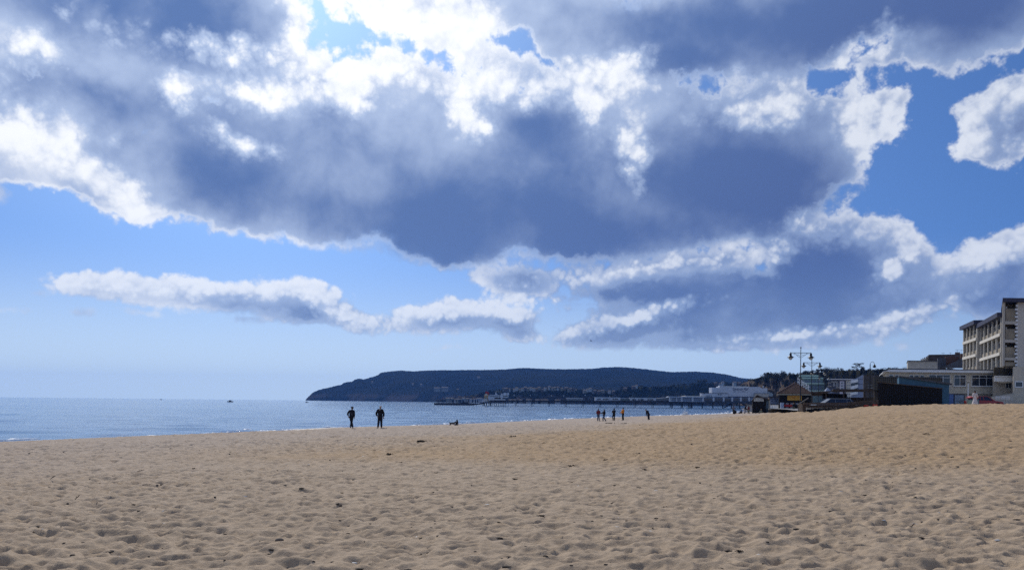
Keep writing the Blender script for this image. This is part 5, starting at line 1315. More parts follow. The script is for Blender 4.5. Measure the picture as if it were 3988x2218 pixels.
# --- trees
def tree_mesh(kind, seed):
    rr = random.Random(seed)
    tr = new(); tube(tr, [(0, 0, 0), (.05, 0, .22), (-.03, .02, .45), (0, 0, .62)], [.045, .035, .025, .012], 6)
    for k in range(9):
        a = k * 2.4; z = .22 + .05 * k
        tube(tr, [(0, 0, z), (.16 * math.cos(a), .16 * math.sin(a), z + .13), (.27 * math.cos(a), .27 * math.sin(a), z + .22)], [.016, .01, .004], 4)
    cr = new()
    lob = [(rr.uniform(-.26, .26), rr.uniform(-.26, .26), rr.uniform(.36, .8), rr.uniform(.14, .25)) for _ in range(9)] if kind != 'flat' else [(rr.uniform(-.45, .45), rr.uniform(-.3, .3), z, rr.uniform(.16, .26)) for z in (.55, .62, .75, .78, .92, .95, .98) for _ in range(2)]
    nleaf = {'bare': 330, 'dense': 420, 'flat': 520}[kind]
    for k in range(nleaf):
        c = rr.choice(lob); d = Vector((rr.gauss(0, 1), rr.gauss(0, 1), rr.gauss(0, 1))).normalized() * c[3] * (rr.random() ** .45)
        if kind == 'flat': d.z *= .25
        p = Vector(c[:3]) + d; s = rr.uniform(.018, .045)
        u = Vector((rr.gauss(0, 1), rr.gauss(0, 1), rr.gauss(0, 1))).normalized(); v = u.cross(Vector((rr.gauss(0, 1), rr.gauss(0, 1), rr.gauss(0, 1)))).normalized()
        if kind == 'bare': u, s2 = Vector((u.x, u.y, abs(u.z) + .6)).normalized(), s * .25
        else: s2 = s
        cr.faces.new([cr.verts.new(p + u * s * 1.6), cr.verts.new(p + v * s2), cr.verts.new(p - u * s * 1.6), cr.verts.new(p - v * s2)])
    out = []
    for nm, b in (('trunk', tr), ('crown', cr)):
        me = bpy.data.meshes.new(nm); b.to_mesh(me); b.free(); out.append(me)
    return out
M_BARK = mat('tree_bark', (0.055, 0.048, 0.042), 0.9, 0.2, 3.0)
M_LEAF = [mat('twig_crown', (0.050, 0.046, 0.042), 0.9, 0.3, 2.0), mat('evergreen_crown', (0.024, 0.034, 0.022), 0.9, 0.3, 2.0), mat('dull_crown', (0.040, 0.043, 0.029), 0.9, 0.3, 2.0)]
TREES = {}
for kind, n, mi in (('bare', 3, 0), ('dense', 3, 2), ('flat', 1, 1)):
    for k in range(n):
        tm, cm = tree_mesh(kind, 50 + k + 7 * mi); tm.materials.append(M_BARK); cm.materials.append(M_LEAF[mi]); TREES[(kind, k)] = (tm, cm)
def tree(px, yb, d, h, kind, k, label, group, wide=1.0):
    o = at(px, yb, d)
    t = thing('tree', label, 'tree', o, random.uniform(0, 6.28), group); t.scale = (h * wide, h * wide, h)
    obj('trunk', TREES[(kind, k)][0], None, t); obj('crown', TREES[(kind, k)][1], None, t)
rr = random.Random(33)
for i in range(84):
    px = 2922 + (i / 84) ** 0.9 * 800 + rr.uniform(-5, 5)
    if px > 3720: continue
    yt = np.interp(px, [2900, 2985, 3060, 3120, 3200, 3230, 3300, 3350, 3420, 3470, 3720], [1478, 1447, 1446, 1440, 1426, 1424, 1432, 1424, 1428, 1424, 1420]) + rr.uniform(0, 9)
    d = float(np.interp(px, [2900, 3050, 3400, 4300], [985, 905, 640, 545])) + rr.uniform(15, 45)
    hpx = rr.uniform(20, 38)
    kd = 'bare' if rr.random() < 0.55 else 'dense'
    tree(px, yt + hpx, d, hpx * d / F, kd, rr.randrange(3), ('leafless dark tree on the skyline ' if kd == 'bare' else 'dull green bushy tree on the skyline ') + near_zone(px), 'bare trees on the cliff' if kd == 'bare' else 'bushy trees on the cliff', rr.uniform(.8, 1.25))
for i in range(95):
    px = 2990 + (i * 37 % 95) / 95 * 660 + rr.uniform(-4, 4)
    yb = rr.uniform(1474, 1515) if px > 3060 else rr.uniform(1470, 1482); d = float(np.interp(px, [2862, 3050, 3400, 4300], [1000, 900, 620, 520])) - rr.uniform(2, 18)
    hpx = rr.uniform(20, 36)
    tree(px, yb, d, hpx * d / F, 'dense' if rr.random() < .6 else 'bare', rr.randrange(3), 'dark tree low on the wooded slope ' + near_zone(px), 'trees on the slope', rr.uniform(.9, 1.4))
tree(3338, 1448, 640, 34 * 640 / F, 'flat', 0, 'tall flat topped dark pine standing out on the wooded skyline', None, 1.1)
for i in range(60):
    px = 1905 + i * 17.5 + rr.uniform(-7, 7); y = float(np.interp(px, fx, fy)); d = float(np.interp(px, [1700, 2100, 3100], [2300, 2050, 1700])) + rr.uniform(6, 30)
    hpx = rr.uniform(9, 17) * (1.4 if 2420 < px < 2830 and rr.random() < .4 else 1)
    tree(px, y + 5, d, hpx * d / F, 'dense', rr.randrange(3), 'small dark tree on the far cliff ' + far_zone(px), 'trees on the far cliff', rr.uniform(1.0, 1.9))
# rough shrub by the shed
S = Spot(3745, 1569, 103); S.o.z = z_prom(S.o.x, S.o.y)
sb = thing('shrub', 'spiky olive green shrub between the blue shed and the woman in white', 'shrub', S.o)
bm = new()
for k in range(420):
    a = rr.uniform(0, 6.28); e = rr.uniform(.15, 1.5); L = rr.uniform(.35, 1.15); d = Vector((math.cos(a) * math.cos(e), math.sin(a) * math.cos(e), math.sin(e)))
    p = d * L + Vector((rr.gauss(0, .3), rr.gauss(0, .2), 0)); u = d * .16; v = Vector((-d.y, d.x, .2)).normalized() * .02
    bm.faces.new([bm.verts.new(p - v), bm.verts.new(p + v), bm.verts.new(p + u)])
obj('foliage', bm, mat('shrub_leaf', (0.10, 0.095, 0.035), 0.8, 0.3, 5.0), sb)
bm = new()
for k in range(7): tube(bm, [(0, 0, -.6), (math.cos(k) * .25, math.sin(k) * .2, .5)], [.03, .012], 4)
obj('stem', bm, M_BARK, sb)

# --- boats, buoys, gull
def boat(px, yw, d, L, label, dark, cabin=True):
    o = at(px, yw, d); o.z = -(d * d) / (2 * 7.3e6)
    t = thing('boat', label, 'boat', o)
    bm = new(); l = L / 2; rows = []
    for x, w, z0 in ((-l, .32, .5), (-l * .4, .4, .05), (l * .4, .34, .1), (l * .85, .14, .6), (l, .01, .9)):
        rows.append([bm.verts.new((x, -w * L * .42, L * .13)), bm.verts.new((x, 0, -L * .05 * (1 - z0 * .5))), bm.verts.new((x, w * L * .42, L * .13))])
    for a, b in zip(rows, rows[1:]):
        for k in range(2): bm.faces.new((a[k], a[k + 1], b[k + 1], b[k]))
        bm.faces.new((a[2], a[0], b[0], b[2]))
    bm.faces.new(rows[0]); obj('hull', bm, dark, t)
    if cabin:
        cb_ = part(t, 'cabin', M_CONC, (-L * .22, -L * .1, L * .13, L * .14, L * .1, L * .27)); part(cb_, 'windscreen', M_GLASS, (L * .14, -L * .09, L * .17, L * .16, L * .09, L * .25))
    bm = new(); tube(bm, [(-L * .1, 0, L * .13), (-L * .1, 0, L * .4)], L * .012, 4); obj('mast', bm, M_IRON, t)
boat(897, 1564, 963, 7.4, 'grey cabin boat on open water, the middle one of three boats', mat('dark_hull', (0.06, 0.065, 0.09), 0.5, 0.1))
boat(627, 1555, 1840, 5.6, 'smallest dark boat far out near the horizon', M_PIER)
boat(1195, 1566, 1040, 4.9, 'small white hulled boat off the tip of the headland', M_WHITE)
M_ORG = mat('buoy_paint', (0.62, 0.60, 0.56), 0.5, 0.05)
for px, y, dk_ in ((1252, 1582, 0), (1388, 1578, 0), (1590, 1579.5, 0), (1617, 1574.5, 0), (1511, 1565, 1), (1577, 1564.5, 1)):
    lv = level_y(px); d = CAM_Z * F / (y - lv); o = at(px, y, d); o.z = 0
    t = thing('buoy', ('white' if not dk_ else 'dark') + ' buoy floating off the beach', 'buoy', o, 0, ('white' if not dk_ else 'dark') + ' buoys')
    bm = new(); ball(bm, (0, 0, .15), d * 1.3 / F, 2); obj('float', bm, M_PIER if dk_ else M_ORG, t, smooth=True)
    bm = new(); tube(bm, [(0, 0, .1), (0, 0, d * (5.5 if dk_ else 2.5) / F)], d * .5 / F, 5); obj('stem', bm, M_PIER if dk_ else M_ORG, t)
mk = at(1886, 1443, 5150); t = thing('hilltop_mast', 'thin monument standing on the headland skyline', 'monument', (mk.x, mk.y, mk.z - 6)); bm = new(); tube(bm, [(0, 0, 0), (0, 0, 19)], [1.6, 1.0], 6); obj('shaft', bm, M_CONC, t)
o = at(2301, 1327, 130); t = thing('gull', 'dark gull flying below the clouds', 'bird', o, 0.1)
q = 130 / F
bm = new(); tube(bm, [(-1.5 * q, 0, -.2 * q), (0, 0, 0), (2.5 * q, 0, -.5 * q), (4.4 * q, 0, -.7 * q), (5.2 * q, 0, -.9 * q)], [.2 * q, 1.0 * q, .9 * q, .7 * q, .15 * q], 8); obj('body', bm, mat('gull_grey', (0.08, 0.08, 0.10), 0.8, 0.1), t, smooth=True)
for s in (-1, 1):
    bm = new(); pts = [(1.3, 0, .3), (1.7, s * 1.5, 3.2), (.9, s * 2.2, 5.6), (-.6, s * 2.6, 7.2), (-.3, s * 2.3, 5.0), (-.5, s * 1.5, 3.0), (-.6, 0, .3)]
    if s < 0: pts = [(1.0, 0, .2), (-1.0, -1.5, .5), (-3.5, -2.5, -.2), (-5.4, -3.0, -.9), (-3.2, -2.0, -.9), (-.8, -.8, -.4)]
    f = bm.faces.new([bm.verts.new((p[0] * q, p[1] * q, p[2] * q)) for p in pts]); bmesh.ops.solidify(bm, geom=[f], thickness=.3 * q); obj('wing', bm, MATS['gull_grey'], t)
# ------------------------------------------------------------------ people and dogs
def skin(name, verts, edges, m, parent, levels=1):
    """grow one continuous surface along a skeleton; verts: (x, y, z, r) or (x, y, z, rx, ry)"""
    me = bpy.data.meshes.new(name); me.from_pydata([v[:3] for v in verts], edges, [])
    o = bpy.data.objects.new(name, me); COL.objects.link(o)
    md = o.modifiers.new('skin', 'SKIN'); md.use_smooth_shade = True
    for i, v in enumerate(verts):
        s = me.skin_vertices[0].data[i]; s.radius = (v[3], v[4] if len(v) > 4 else v[3]); s.use_root = i == 0
    if levels:
        sd = o.modifiers.new('smooth', 'SUBSURF'); sd.levels = levels; sd.render_levels = levels
    dg = bpy.context.evaluated_depsgraph_get()
    res = bpy.data.meshes.new_from_object(o.evaluated_get(dg))
    bpy.data.objects.remove(o)
    res.materials.clear()
    return obj(name, res, m, parent, smooth=True)

SKIN = mat('skin_tone', (0.26, 0.15, 0.105), 0.6, 0.06, 6.0)
def cloth(name, c): return mat(name, c, 0.9, 0.18, 6.0, 0.2, 30)
BLK = cloth('black_cloth', (0.010, 0.010, 0.013)); NVY = cloth('navy_cloth', (0.012, 0.013, 0.022)); JEAN = cloth('blue_jeans', (0.075, 0.10, 0.16)); GRYC = cloth('grey_cloth', (0.17, 0.17, 0.20))
REDC = cloth('dark_red_cloth', (0.16, 0.018, 0.028)); ORGC = cloth('orange_cloth', (0.62, 0.22, 0.025)); WHT = cloth('white_dress', (0.66, 0.60, 0.58)); HAIRD = cloth('dark_hair', (0.018, 0.013, 0.011)); HAIRW = cloth('white_hair', (0.62, 0.60, 0.57)); SHOE = mat('dark_shoe', (0.02, 0.018, 0.018), 0.6, 0.1)
GREN = cloth('olive_cloth', (0.16, 0.17, 0.12)); TAN = cloth('tan_cloth', (0.33, 0.21, 0.12))

def person(px, y_feet, d, h, label, rz=0.0, top=NVY, legs=BLK, hair=HAIRD, shoes=SHOE, lean=(0, 0), head_turn=(0, 0), coat=0.0, long_hair=False, hood=False, face=True, ground=None, group=None,
           Lh=None, Rh=None, Le=None, Re=None, Lk=None, Rk=None, La=None, Ra=None, seat=None, dress=False, cap=None, hide_legs=False):
    """forward is -y in the figure's own frame; L is at +x (the figure's left when it faces us). Lengths for a 1.72 m body."""
    o = at(px, y_feet, d)
    z = sand_z(o.x, o.y) + 0.03 if ground is None else ground
    t = thing('person', label, 'person', (o.x, o.y, z), rz, group); k = h / 1.72; t.scale = (k, k, k)
    hp = Vector(seat) if seat else Vector((0, 0, .93))
    lx, ly = lean
    waist = hp + Vector((lx * .25, ly * .25, .17)); chest = hp + Vector((lx * .7, ly * .7, .40 - .12 * (lx * lx + ly * ly))); neck = hp + Vector((lx, ly, .56 - .25 * (lx * lx + ly * ly)))
    hd = neck + Vector((lx * .16 + head_turn[0], ly * .18 + head_turn[1], .155 - .18 * min(1, lx * lx + ly * ly))); tp = hd + (hd - neck).normalized() * .10
    sL = chest + Vector((.185, 0, .085)); sR = chest + Vector((-.185, 0, .085))
    Le = Vector(Le) if Le else sL + Vector((.06, .03, -.28)); Re = Vector(Re) if Re else sR + Vector((-.06, .03, -.28))
    Lh = Vector(Lh) if Lh else Le + Vector((.01, -.06, -.25)); Rh = Vector(Rh) if Rh else Re + Vector((-.01, -.06, -.25))
    hL = hp + Vector((.09, 0, -.03)); hR = hp + Vector((-.09, 0, -.03))
    Lk = Vector(Lk) if Lk else Vector((.10, -.02, .49)); Rk = Vector(Rk) if Rk else Vector((-.10, -.02, .49))
    La = Vector(La) if La else Vector((.11, .02, .08)); Ra = Vector(Ra) if Ra else Vector((-.11, .02, .08))
    V = []; E = []
    def add(p, r, prev=None, r2=None):
        V.append((p[0], p[1], p[2], r) if r2 is None else (p[0], p[1], p[2], r, r2))
        if prev is not None: E.append((prev, len(V) - 1))
        return len(V) - 1
    # body: one surface from feet to crown, with hands
    a = add(hp, .125, None, .10); w = add(waist, .115, a, .09); c = add(chest, .13, w, .10); n0 = add(neck, .055, c); h1 = add(hd + Vector((0, -.012, -.055)), .062, n0); h2 = add(hd, .082, h1); add(tp - Vector((0, 0, .015)), .06, h2)
    add(hd + (Vector((head_turn[0] * 1.2, -.095 + head_turn[1], -.012))), .014, h2)       # nose
    for sh, el, ha, sg in ((sL, Le, Lh, 1), (sR, Re, Rh, -1)):
        i = add(sh, .058, c); j = add(el, .042, i); q = add(ha, .028, j); dv = (ha - el).normalized(); sd = dv.cross(Vector((0, 1, 0.3))).normalized()
        pm = add(ha + dv * .055, .030, q, .018)
        for f, (off, ln) in enumerate(((-.030, .070), (-.010, .082), (.010, .078), (.030, .062))):
            b1 = add(ha + dv * .095 + sd * off, .0095, pm); add(ha + dv * (.095 + ln * .8) + sd * off * .9 + Vector((0, -.012, 0)), .008, b1)
        th = add(ha + dv * .045 + sd * -.045 * sg, .011, q); add(ha + dv * .085 + sd * -.055 * sg, .009, th)
    for hi, kn, an, sg in ((hL, Lk, La, 1), (hR, Rk, Ra, -1)):
        i = add(hi, .082, a); j = add(kn, .055, i); add(kn.lerp(an, .4), .052, j); q = add(an, .036, len(V) - 1); add(an + Vector((sg * .015, -.12, -.045)), .032, q)
    skin('body', V, E, SKIN, t)
    # clothes
    V = []; E = []
    b = add(hp + Vector((0, 0, -.12 - coat)), .195 + coat * .25, None, .155 + coat * .2); b = add(hp + Vector((0, 0, .0)), .195, b, .155); w = add(waist, .195, b, .150); c = add(chest, .212, w, .158); add(chest.lerp(neck, .85), .092, c)
    for sh, el, ha in ((sL, Le, Lh), (sR, Re, Rh)):
        i = add(sh, .108, c); j = add(el, .090, i); add(el.lerp(ha, .95), .070, j)
    skin('jacket' if not dress else 'dress_top', V, E, top, t)
    if dress:
        bm = new(); lathe(bm, [(.11, .0), (.15, -.12), (.22, -.4), (.32, -.75), (.36, -.86)], 14, (hp.x, hp.y, hp.z + .1)); obj('skirt', bm, top, t, smooth=True)
    if not hide_legs:
        V = []; E = []
        a = add(hp + Vector((0, 0, .03)), .138, None, .115)
        for hi, kn, an in ((hL, Lk, La), (hR, Rk, Ra)):
            i = add(hi, .124, a); add(hi.lerp(kn, .5), .114, i); j = add(kn, .098, len(V) - 1); add(kn.lerp(an, .45), .090, j); add(kn.lerp(an, 1.0), .080, len(V) - 1)
        skin('trousers', V, E, legs, t)
        for an, sg in ((La, 1), (Ra, -1)):
            skin('shoe', [(*(an + Vector((0, .05, -.025))), .062), (*(an + Vector((sg * .008, -.06, -.035))), .060, .052), (*(an + Vector((sg * .02, -.18, -.045))), .050, .036)], [(0, 1), (1, 2)], shoes, t)
    # hair or hood
    ht = Vector((head_turn[0], head_turn[1], 0)) * .3
    if hood:
        bm = new(); ball(bm, hd + Vector((0, .02, .01)) - ht, (.118, .125, .145), 2); obj('hood', bm, top, t, smooth=True)
    elif hair is not None:
        bm = new(); ball(bm, hd + Vector((0, .022, .035)) - ht, (.095, .105, .105), 2, .05)
        if long_hair:
            ball(bm, hd + Vector((0, .06, -.13)) - ht, (.10, .065, .17), 2, .08)
        obj('hair', bm, hair, t, smooth=True)
    if cap:
        bm = new(); lathe(bm, [(.112, .0), (.118, .06), (.09, .115), (.02, .13)], 12, hd + Vector((0, .01, .015))); prism(bm, [(hd.x - .085, hd.z + .02), (hd.x + .085, hd.z + .02), (hd.x + .085, hd.z + .035), (hd.x - .085, hd.z + .035)], hd.y - .20, hd.y - .09); obj('cap', bm, cap, t, smooth=False)
    if face:
        f = hd + Vector((head_turn[0] * .5, -.078 + head_turn[1] * .5, .008))
        for sx in (-.032, .032):
            bm = new(); ball(bm, f + Vector((sx, 0, 0)), .011, 1); obj('eye', bm, HAIRD, t)
        bm = new(); ball(bm, f + Vector((0, .004, -.055)), (.024, .006, .006), 1); obj('mouth', bm, REDC, t)
        for sx in (-.084, .084):
            bm = new(); ball(bm, hd + Vector((sx, 0, -.005)), (.012, .022, .03), 1); obj('ear', bm, SKIN, t)
    return t, hd
p1, hd = person(1368, 1673, 67, 1.72, 'person in dark coat and cap walking with crossed legs by the water', 0.35, NVY, BLK, coat=.10, cap=BLK, head_turn=(.03, -.03), lean=(.02, -.04),
       Lk=(.0, -.10, .50), La=(-.06, .00, .08), Rk=(.02, .02, .48), Ra=(.12, -.02, .08), Le=(.23, .06, 1.14), Lh=(.24, -.02, .93), Re=(-.30, .10, 1.18), Rh=(-.24, .05, .98))
bm = new(); box(bm, hd.x - .075, hd.y - .115, hd.z - .005, hd.x + .085, hd.y - .085, hd.z + .03); obj('sunglasses', bm, M_DARK, p1)
bm = new(); tube(bm, [(-.09, -.13, 1.40), (-.03, -.17, 1.15), (.02, -.17, 1.02), (.07, -.16, 1.15), (.10, -.12, 1.40)], .008, 5); obj('lanyard', bm, GRYC, p1)
p2, hd = person(1480, 1673, 67, 1.86, 'tall white haired man in a dark jacket standing hand in pocket by the water', -.15, BLK, NVY, HAIRW, head_turn=(.02, 0), Rk=(-.11, -.02, .49), Lk=(.10, 0, .49), Ra=(-.16, -.03, .08), La=(.11, .0, .08), Re=(-.34, .04, 1.13), Rh=(-.20, -.10, .97), Le=(.27, .03, 1.15), Lh=(.29, -.03, .90), coat=.05)
bm = new(); prism(bm, [(-.05, 1.49), (.05, 1.49), (.0, 1.40)], -.135, -.12); obj('collar', bm, WHT, p2)
person(2330, 1637, 112, 1.68, 'person with long dark hair in a dark red jacket and jeans', .2, REDC, JEAN, long_hair=True, Lk=(.11, -.03, .49), La=(.15, .0, .08), Rk=(-.09, 0, .49), Ra=(-.10, 0, .08), Lh=(.10, -.25, 1.05), Rh=(-.1, -.24, 1.05), Le=(.28, 0, 1.14), Re=(-.28, 0, 1.14))
person(2352, 1636, 112, 1.66, 'person in a dark puffer jacket reaching an arm out towards the red jacket', -1.1, NVY, JEAN, long_hair=True, coat=.08, Lk=(.06, -.22, .50), La=(.07, -.18, .08), Rk=(-.08, .10, .48), Ra=(-.08, .42, .10), Rh=(-.10, -.52, 1.17), Re=(-.22, -.22, 1.18), Lh=(.16, -.2, 1.08), lean=(0, .02))
person(2391, 1635, 112, 1.66, 'person in a dark hooded jacket and black trousers looking at hands', -.7, BLK, BLK, hood=True, coat=.08, Lk=(.09, -.05, .49), Rk=(-.12, -.16, .50), Ra=(-.10, .0, .08), Lh=(.05, -.34, 1.22), Rh=(-.08, -.36, 1.20), Le=(.26, -.08, 1.15), Re=(-.26, -.1, 1.15))
p6, hd = person(2426, 1634, 112, 1.73, 'person in a bright orange jacket and dark leggings facing left', -1.25, ORGC, BLK, long_hair=False, coat=.03, Lh=(.06, -.36, 1.02), Rh=(-.06, -.40, 1.04), Le=(.22, -.06, 1.14), Re=(-.22, -.08, 1.14), Lk=(.08, -.02, .49), La=(.08, .08, .08), Ra=(-.08, .0, .08))
bm = new(); ball(bm, (0, -.50, 1.06), (.06, .06, .05), 2); obj('held_bag', bm, GRYC, p6)
person(2526, 1629, 116, 1.66, 'person in dark clothes bending forward over the sand near the water', -1.1, NVY, NVY, lean=(0, -.42), head_turn=(0, -.05), Lh=(.12, -.34, .72), Rh=(-.12, -.36, .70), Le=(.18, -.26, .98), Re=(-.18, -.28, .98), Lk=(.12, -.02, .48), La=(.16, .04, .08), Ra=(-.12, .06, .08), coat=.10, face=False)
person(2857, 1608, 150, 1.66, 'person in a grey top and dark trousers standing by the waterline', .3, GRYC, BLK, HAIRD, Lh=(.2, -.2, 1.38), Le=(.3, -.05, 1.2))
person(2887, 1607, 150, 1.62, 'person in black sitting on the sand with bent knees', -1.2, BLK, BLK, seat=(0, .05, .14), lean=(0, -.10), Lk=(.14, -.36, .46), Rk=(-.12, -.34, .44), La=(.14, -.62, .08), Ra=(-.12, -.6, .08), Lh=(.12, -.42, .50), Rh=(-.1, -.4, .5), Le=(.2, -.12, .42), Re=(-.2, -.12, .42), hood=True, face=False)
person(2901, 1612, 148, 1.66, 'person in a dark top and grey trousers stooping beside the notice hut', 1.2, BLK, GRYC, lean=(0, -.22), Lh=(.1, -.45, .85), Rh=(-.1, -.4, .8), Lk=(.12, -.05, .48), La=(.13, .0, .08), Ra=(-.14, .12, .08))
person(2917, 1612, 148, 1.45, 'smaller figure in an olive skirt and red top facing the stooping person', -1.3, REDC, GREN, lean=(0, -.12), Lh=(.05, -.4, 1.1), Rh=(-.05, -.38, 1.05), Lk=(.08, -.05, .48), La=(.12, .12, .08))
person(2963, 1612, 150, 1.68, 'person in a cap sitting on the sand against the dark hut', -1.0, GREN, BLK, seat=(0, .05, .15), lean=(0, .04), Lk=(.14, -.34, .34), Rk=(-.12, -.36, .32), La=(.14, -.75, .08), Ra=(-.12, -.74, .08), Lh=(.1, -.3, .4), Rh=(-.1, -.3, .4), Le=(.22, -.1, .42), Re=(-.22, -.1, .42), cap=TAN, face=False)
person(3091, 1604, 143, 1.62, 'person in a dark top and pale hat standing at the foot of the ramp', -.6, NVY, GREN, HAIRD, cap=TAN, Lh=(.1, -.3, 1.1), Rh=(-.12, -.3, 1.1), Le=(.26, -.05, 1.15), Re=(-.26, -.05, 1.15))
person(3797, 1572, 95, 1.72, 'woman with dark hair striding in a long white dress on the sand crest', -.9, WHT, WHT, long_hair=True, dress=True, lean=(0, -.05), Lh=(.25, .22, .98), Rh=(-.22, -.25, 1.05), Lk=(.08, -.18, .50), La=(.08, -.22, .08), Ra=(-.08, .28, .1))
# the mound of bags at the ramp's end
S = Spot(3112, 1604, 140); g_ = sand_z(S.o.x, S.o.y)
bg = thing('rucksack', 'reddish brown rucksack lying on the sand at the end of the timber ramp', 'bag', (S.o.x, S.o.y, g_)); bm = new(); ball(bm, (0, 0, .28), (.48, .3, .34), 2, .06, 3); obj('bag_body', bm, M_BRICK, bg, smooth=True); bm = new(); tube(bm, [(-.2, -.2, .5), (0, -.28, .72), (.2, -.2, .5)], .03, 5); obj('strap', bm, M_IRON, bg)
S = Spot(2861, 1609, 146); g_ = sand_z(S.o.x, S.o.y)
bg = thing('beach_bag', 'big dark bag on the sand in front of the person in grey', 'bag', (S.o.x, S.o.y, g_)); bm = new(); ball(bm, (0, 0, .32), (.36, .26, .36), 2, .06, 5); obj('bag_body', bm, BLK, bg, smooth=True); bm = new(); tube(bm, [(-.15, -.1, .6), (0, -.14, .8), (.15, -.1, .6)], .025, 5); obj('strap', bm, M_IRON, bg)

def dog(px, yf, d, L, m, label, rz, sit=False):
    o = at(px, yf, d); t = thing('dog', label, 'dog', (o.x, o.y, sand_z(o.x, o.y) + 0.02), rz); t.scale = (L, L, L)     # unit: body length 1, facing +x
    V = []; E = []
    def add(p, r, prev=None, r2=None):
        V.append((*p, r) if r2 is None else (*p, r, r2))
        if prev is not None: E.append((prev, len(V) - 1))
        return len(V) - 1
    if not sit:
        a = add((-.42, 0, .62), .18, None, .17); b_ = add((-.1, 0, .60), .17, a); c = add((.28, 0, .58), .21, b_, .18); n = add((.46, 0, .74), .105, c); h_ = add((.60, 0, .84), .105, n); s = add((.74, 0, .79), .06, h_); add((.82, 0, .77), .045, s)
        t1 = add((-.56, 0, .72), .045, a); t2 = add((-.62, 0, .86), .035, t1); add((-.60, 0, .98), .02, t2)
        for sy in (-1, 1):
            i = add((.30, sy * .11, .42), .085, c); j = add((.32, sy * .11, .22), .060, i); q = add((.30, sy * .11, .05), .052, j); add((.35, sy * .11, .03), .038, q)
            i = add((-.40, sy * .11, .44), .12, a); j = add((-.34, sy * .11, .32), .075, i); q = add((-.50, sy * .11, .20), .055, j); q2 = add((-.47, sy * .11, .05), .050, q); add((-.42, sy * .11, .03), .036, q2)
            e1 = add((.56, sy * .09, .92), .03, h_); add((.52, sy * .12, .84), .022, e1)
    else:
        a = add((-.2, 0, .22), .2, None, .17); b_ = add((-.06, 0, .46), .17, a); c = add((.10, 0, .68), .17, b_, .15); n = add((.08, 0, .92), .12, c); h_ = add((.06, 0, 1.06), .115, n); s = add((-.10, 0, 1.02), .06, h_); add((-.17, 0, 1.0), .045, s)
        t1 = add((-.4, 0, .1), .05, a); add((-.56, 0, .06), .03, t1)
        for sy in (-1, 1):
            i = add((.16, sy * .1, .48), .07, c); j = add((.19, sy * .1, .25), .045, i); q = add((.18, sy * .1, .05), .04, j); add((.25, sy * .1, .03), .04, q)
            i = add((-.12, sy * .17, .2), .11, a); j = add((.04, sy * .19, .22), .06, i); q = add((-.10, sy * .19, .06), .045, j); add((.06, sy * .19, .035), .04, q)
            e1 = add((.08, sy * .11, 1.1), .03, h_); add((.07, sy * .14, .98), .025, e1)
    skin('body', V, E, m, t)
    bm = new(); hx = (.64, .87) if not sit else (.0, 1.08)
    for sy in (-1, 1): ball(bm, (hx[0] + (.03 if not sit else -.04), sy * .075, hx[1]), .016, 1)
    obj('eye', bm, M_DARK, t)
    bm = new(); tube(bm, [((.44 if not sit else .09) + .115 * math.cos(q) * .7, .115 * math.sin(q), (.72 if not sit else .9) + .115 * math.cos(q) * .3) for q in np.linspace(0, 6.283, 13)], .02, 5); obj('collar', bm, REDC, t)
dog(1762, 1667, 84, .58, cloth('grey_fur', (0.085, 0.08, 0.075)), 'grey dog standing with its tail up, nose to the black dog', 0.1)
dog(1779, 1666, 84.5, .62, cloth('black_fur', (0.016, 0.015, 0.017)), 'black dog sitting upright facing the grey dog', 0.35, True)
# ------------------------------------------------------------------ things lying on the sand
M_WEED = mat('dry_seaweed', (0.028, 0.022, 0.018), 0.9, 0.3, 20.0); M_STICK = mat('driftwood', (0.060, 0.044, 0.034), 0.9, 0.3, 20.0); M_STONE = mat('beach_stone', (0.15, 0.12, 0.095), 0.9, 0.2, 12.0); M_CHIP = mat('white_shell', (0.6, 0.58, 0.53), 0.6, 0.05)
def place(px, py):
    d = 'near the bottom edge' if py > 2080 else ('in the near sand' if py > 1940 else ('in the middle of the beach' if py > 1780 else 'far out towards the waterline'))
    return d + (' at left' if px < 1330 else (' at centre' if px < 2660 else ' at right'))
def ground_hit(px, py):
    v = ray(px, py); d = 4.0
    for _ in range(60):
        p = Vector((0, 0, CAM_Z)) + v * (d / v.y); g0 = float(sand_base(np.array([p.x]), np.array([p.y]))[0])
        if v.z >= 0: return None
        dn = v.y * (CAM_Z - g0) / -v.z
        if abs(dn - d) < 0.02: break
        d = d + 0.6 * (dn - d)
        if d > 300: return None
    return Vector((p.x, p.y, sand_z(p.x, p.y))), d
def stick(px, py, wpx, label, seed, group=None, upright=0.0):
    q = ground_hit(px, py)
    if not q: return
    o, d = q; rr = random.Random(seed); L = wpx * d / F; t = thing('driftwood_twig', label, 'twig', (o.x, o.y, o.z + .01), rr.uniform(-.5, .5), group)
    bm = new(); n = 5; pts = [(-L / 2 + L * k / n, rr.uniform(-.06, .06) * L, rr.uniform(0, .08) * L + upright * L * k / n) for k in range(n + 1)]
    tube(bm, pts, [max(.006, L * .035 * (1 - .6 * k / n)) for k in range(n + 1)], 5); obj('stem', bm, M_STICK, t)
    for j in range(2):
        p = Vector(pts[2 + j]); bm = new(); tube(bm, [p, p + Vector((rr.uniform(-.2, .2) * L, rr.uniform(-.2, .2) * L, rr.uniform(.1, .3) * L))], [L * .02, .004], 4); obj('branch', bm, M_STICK, t)
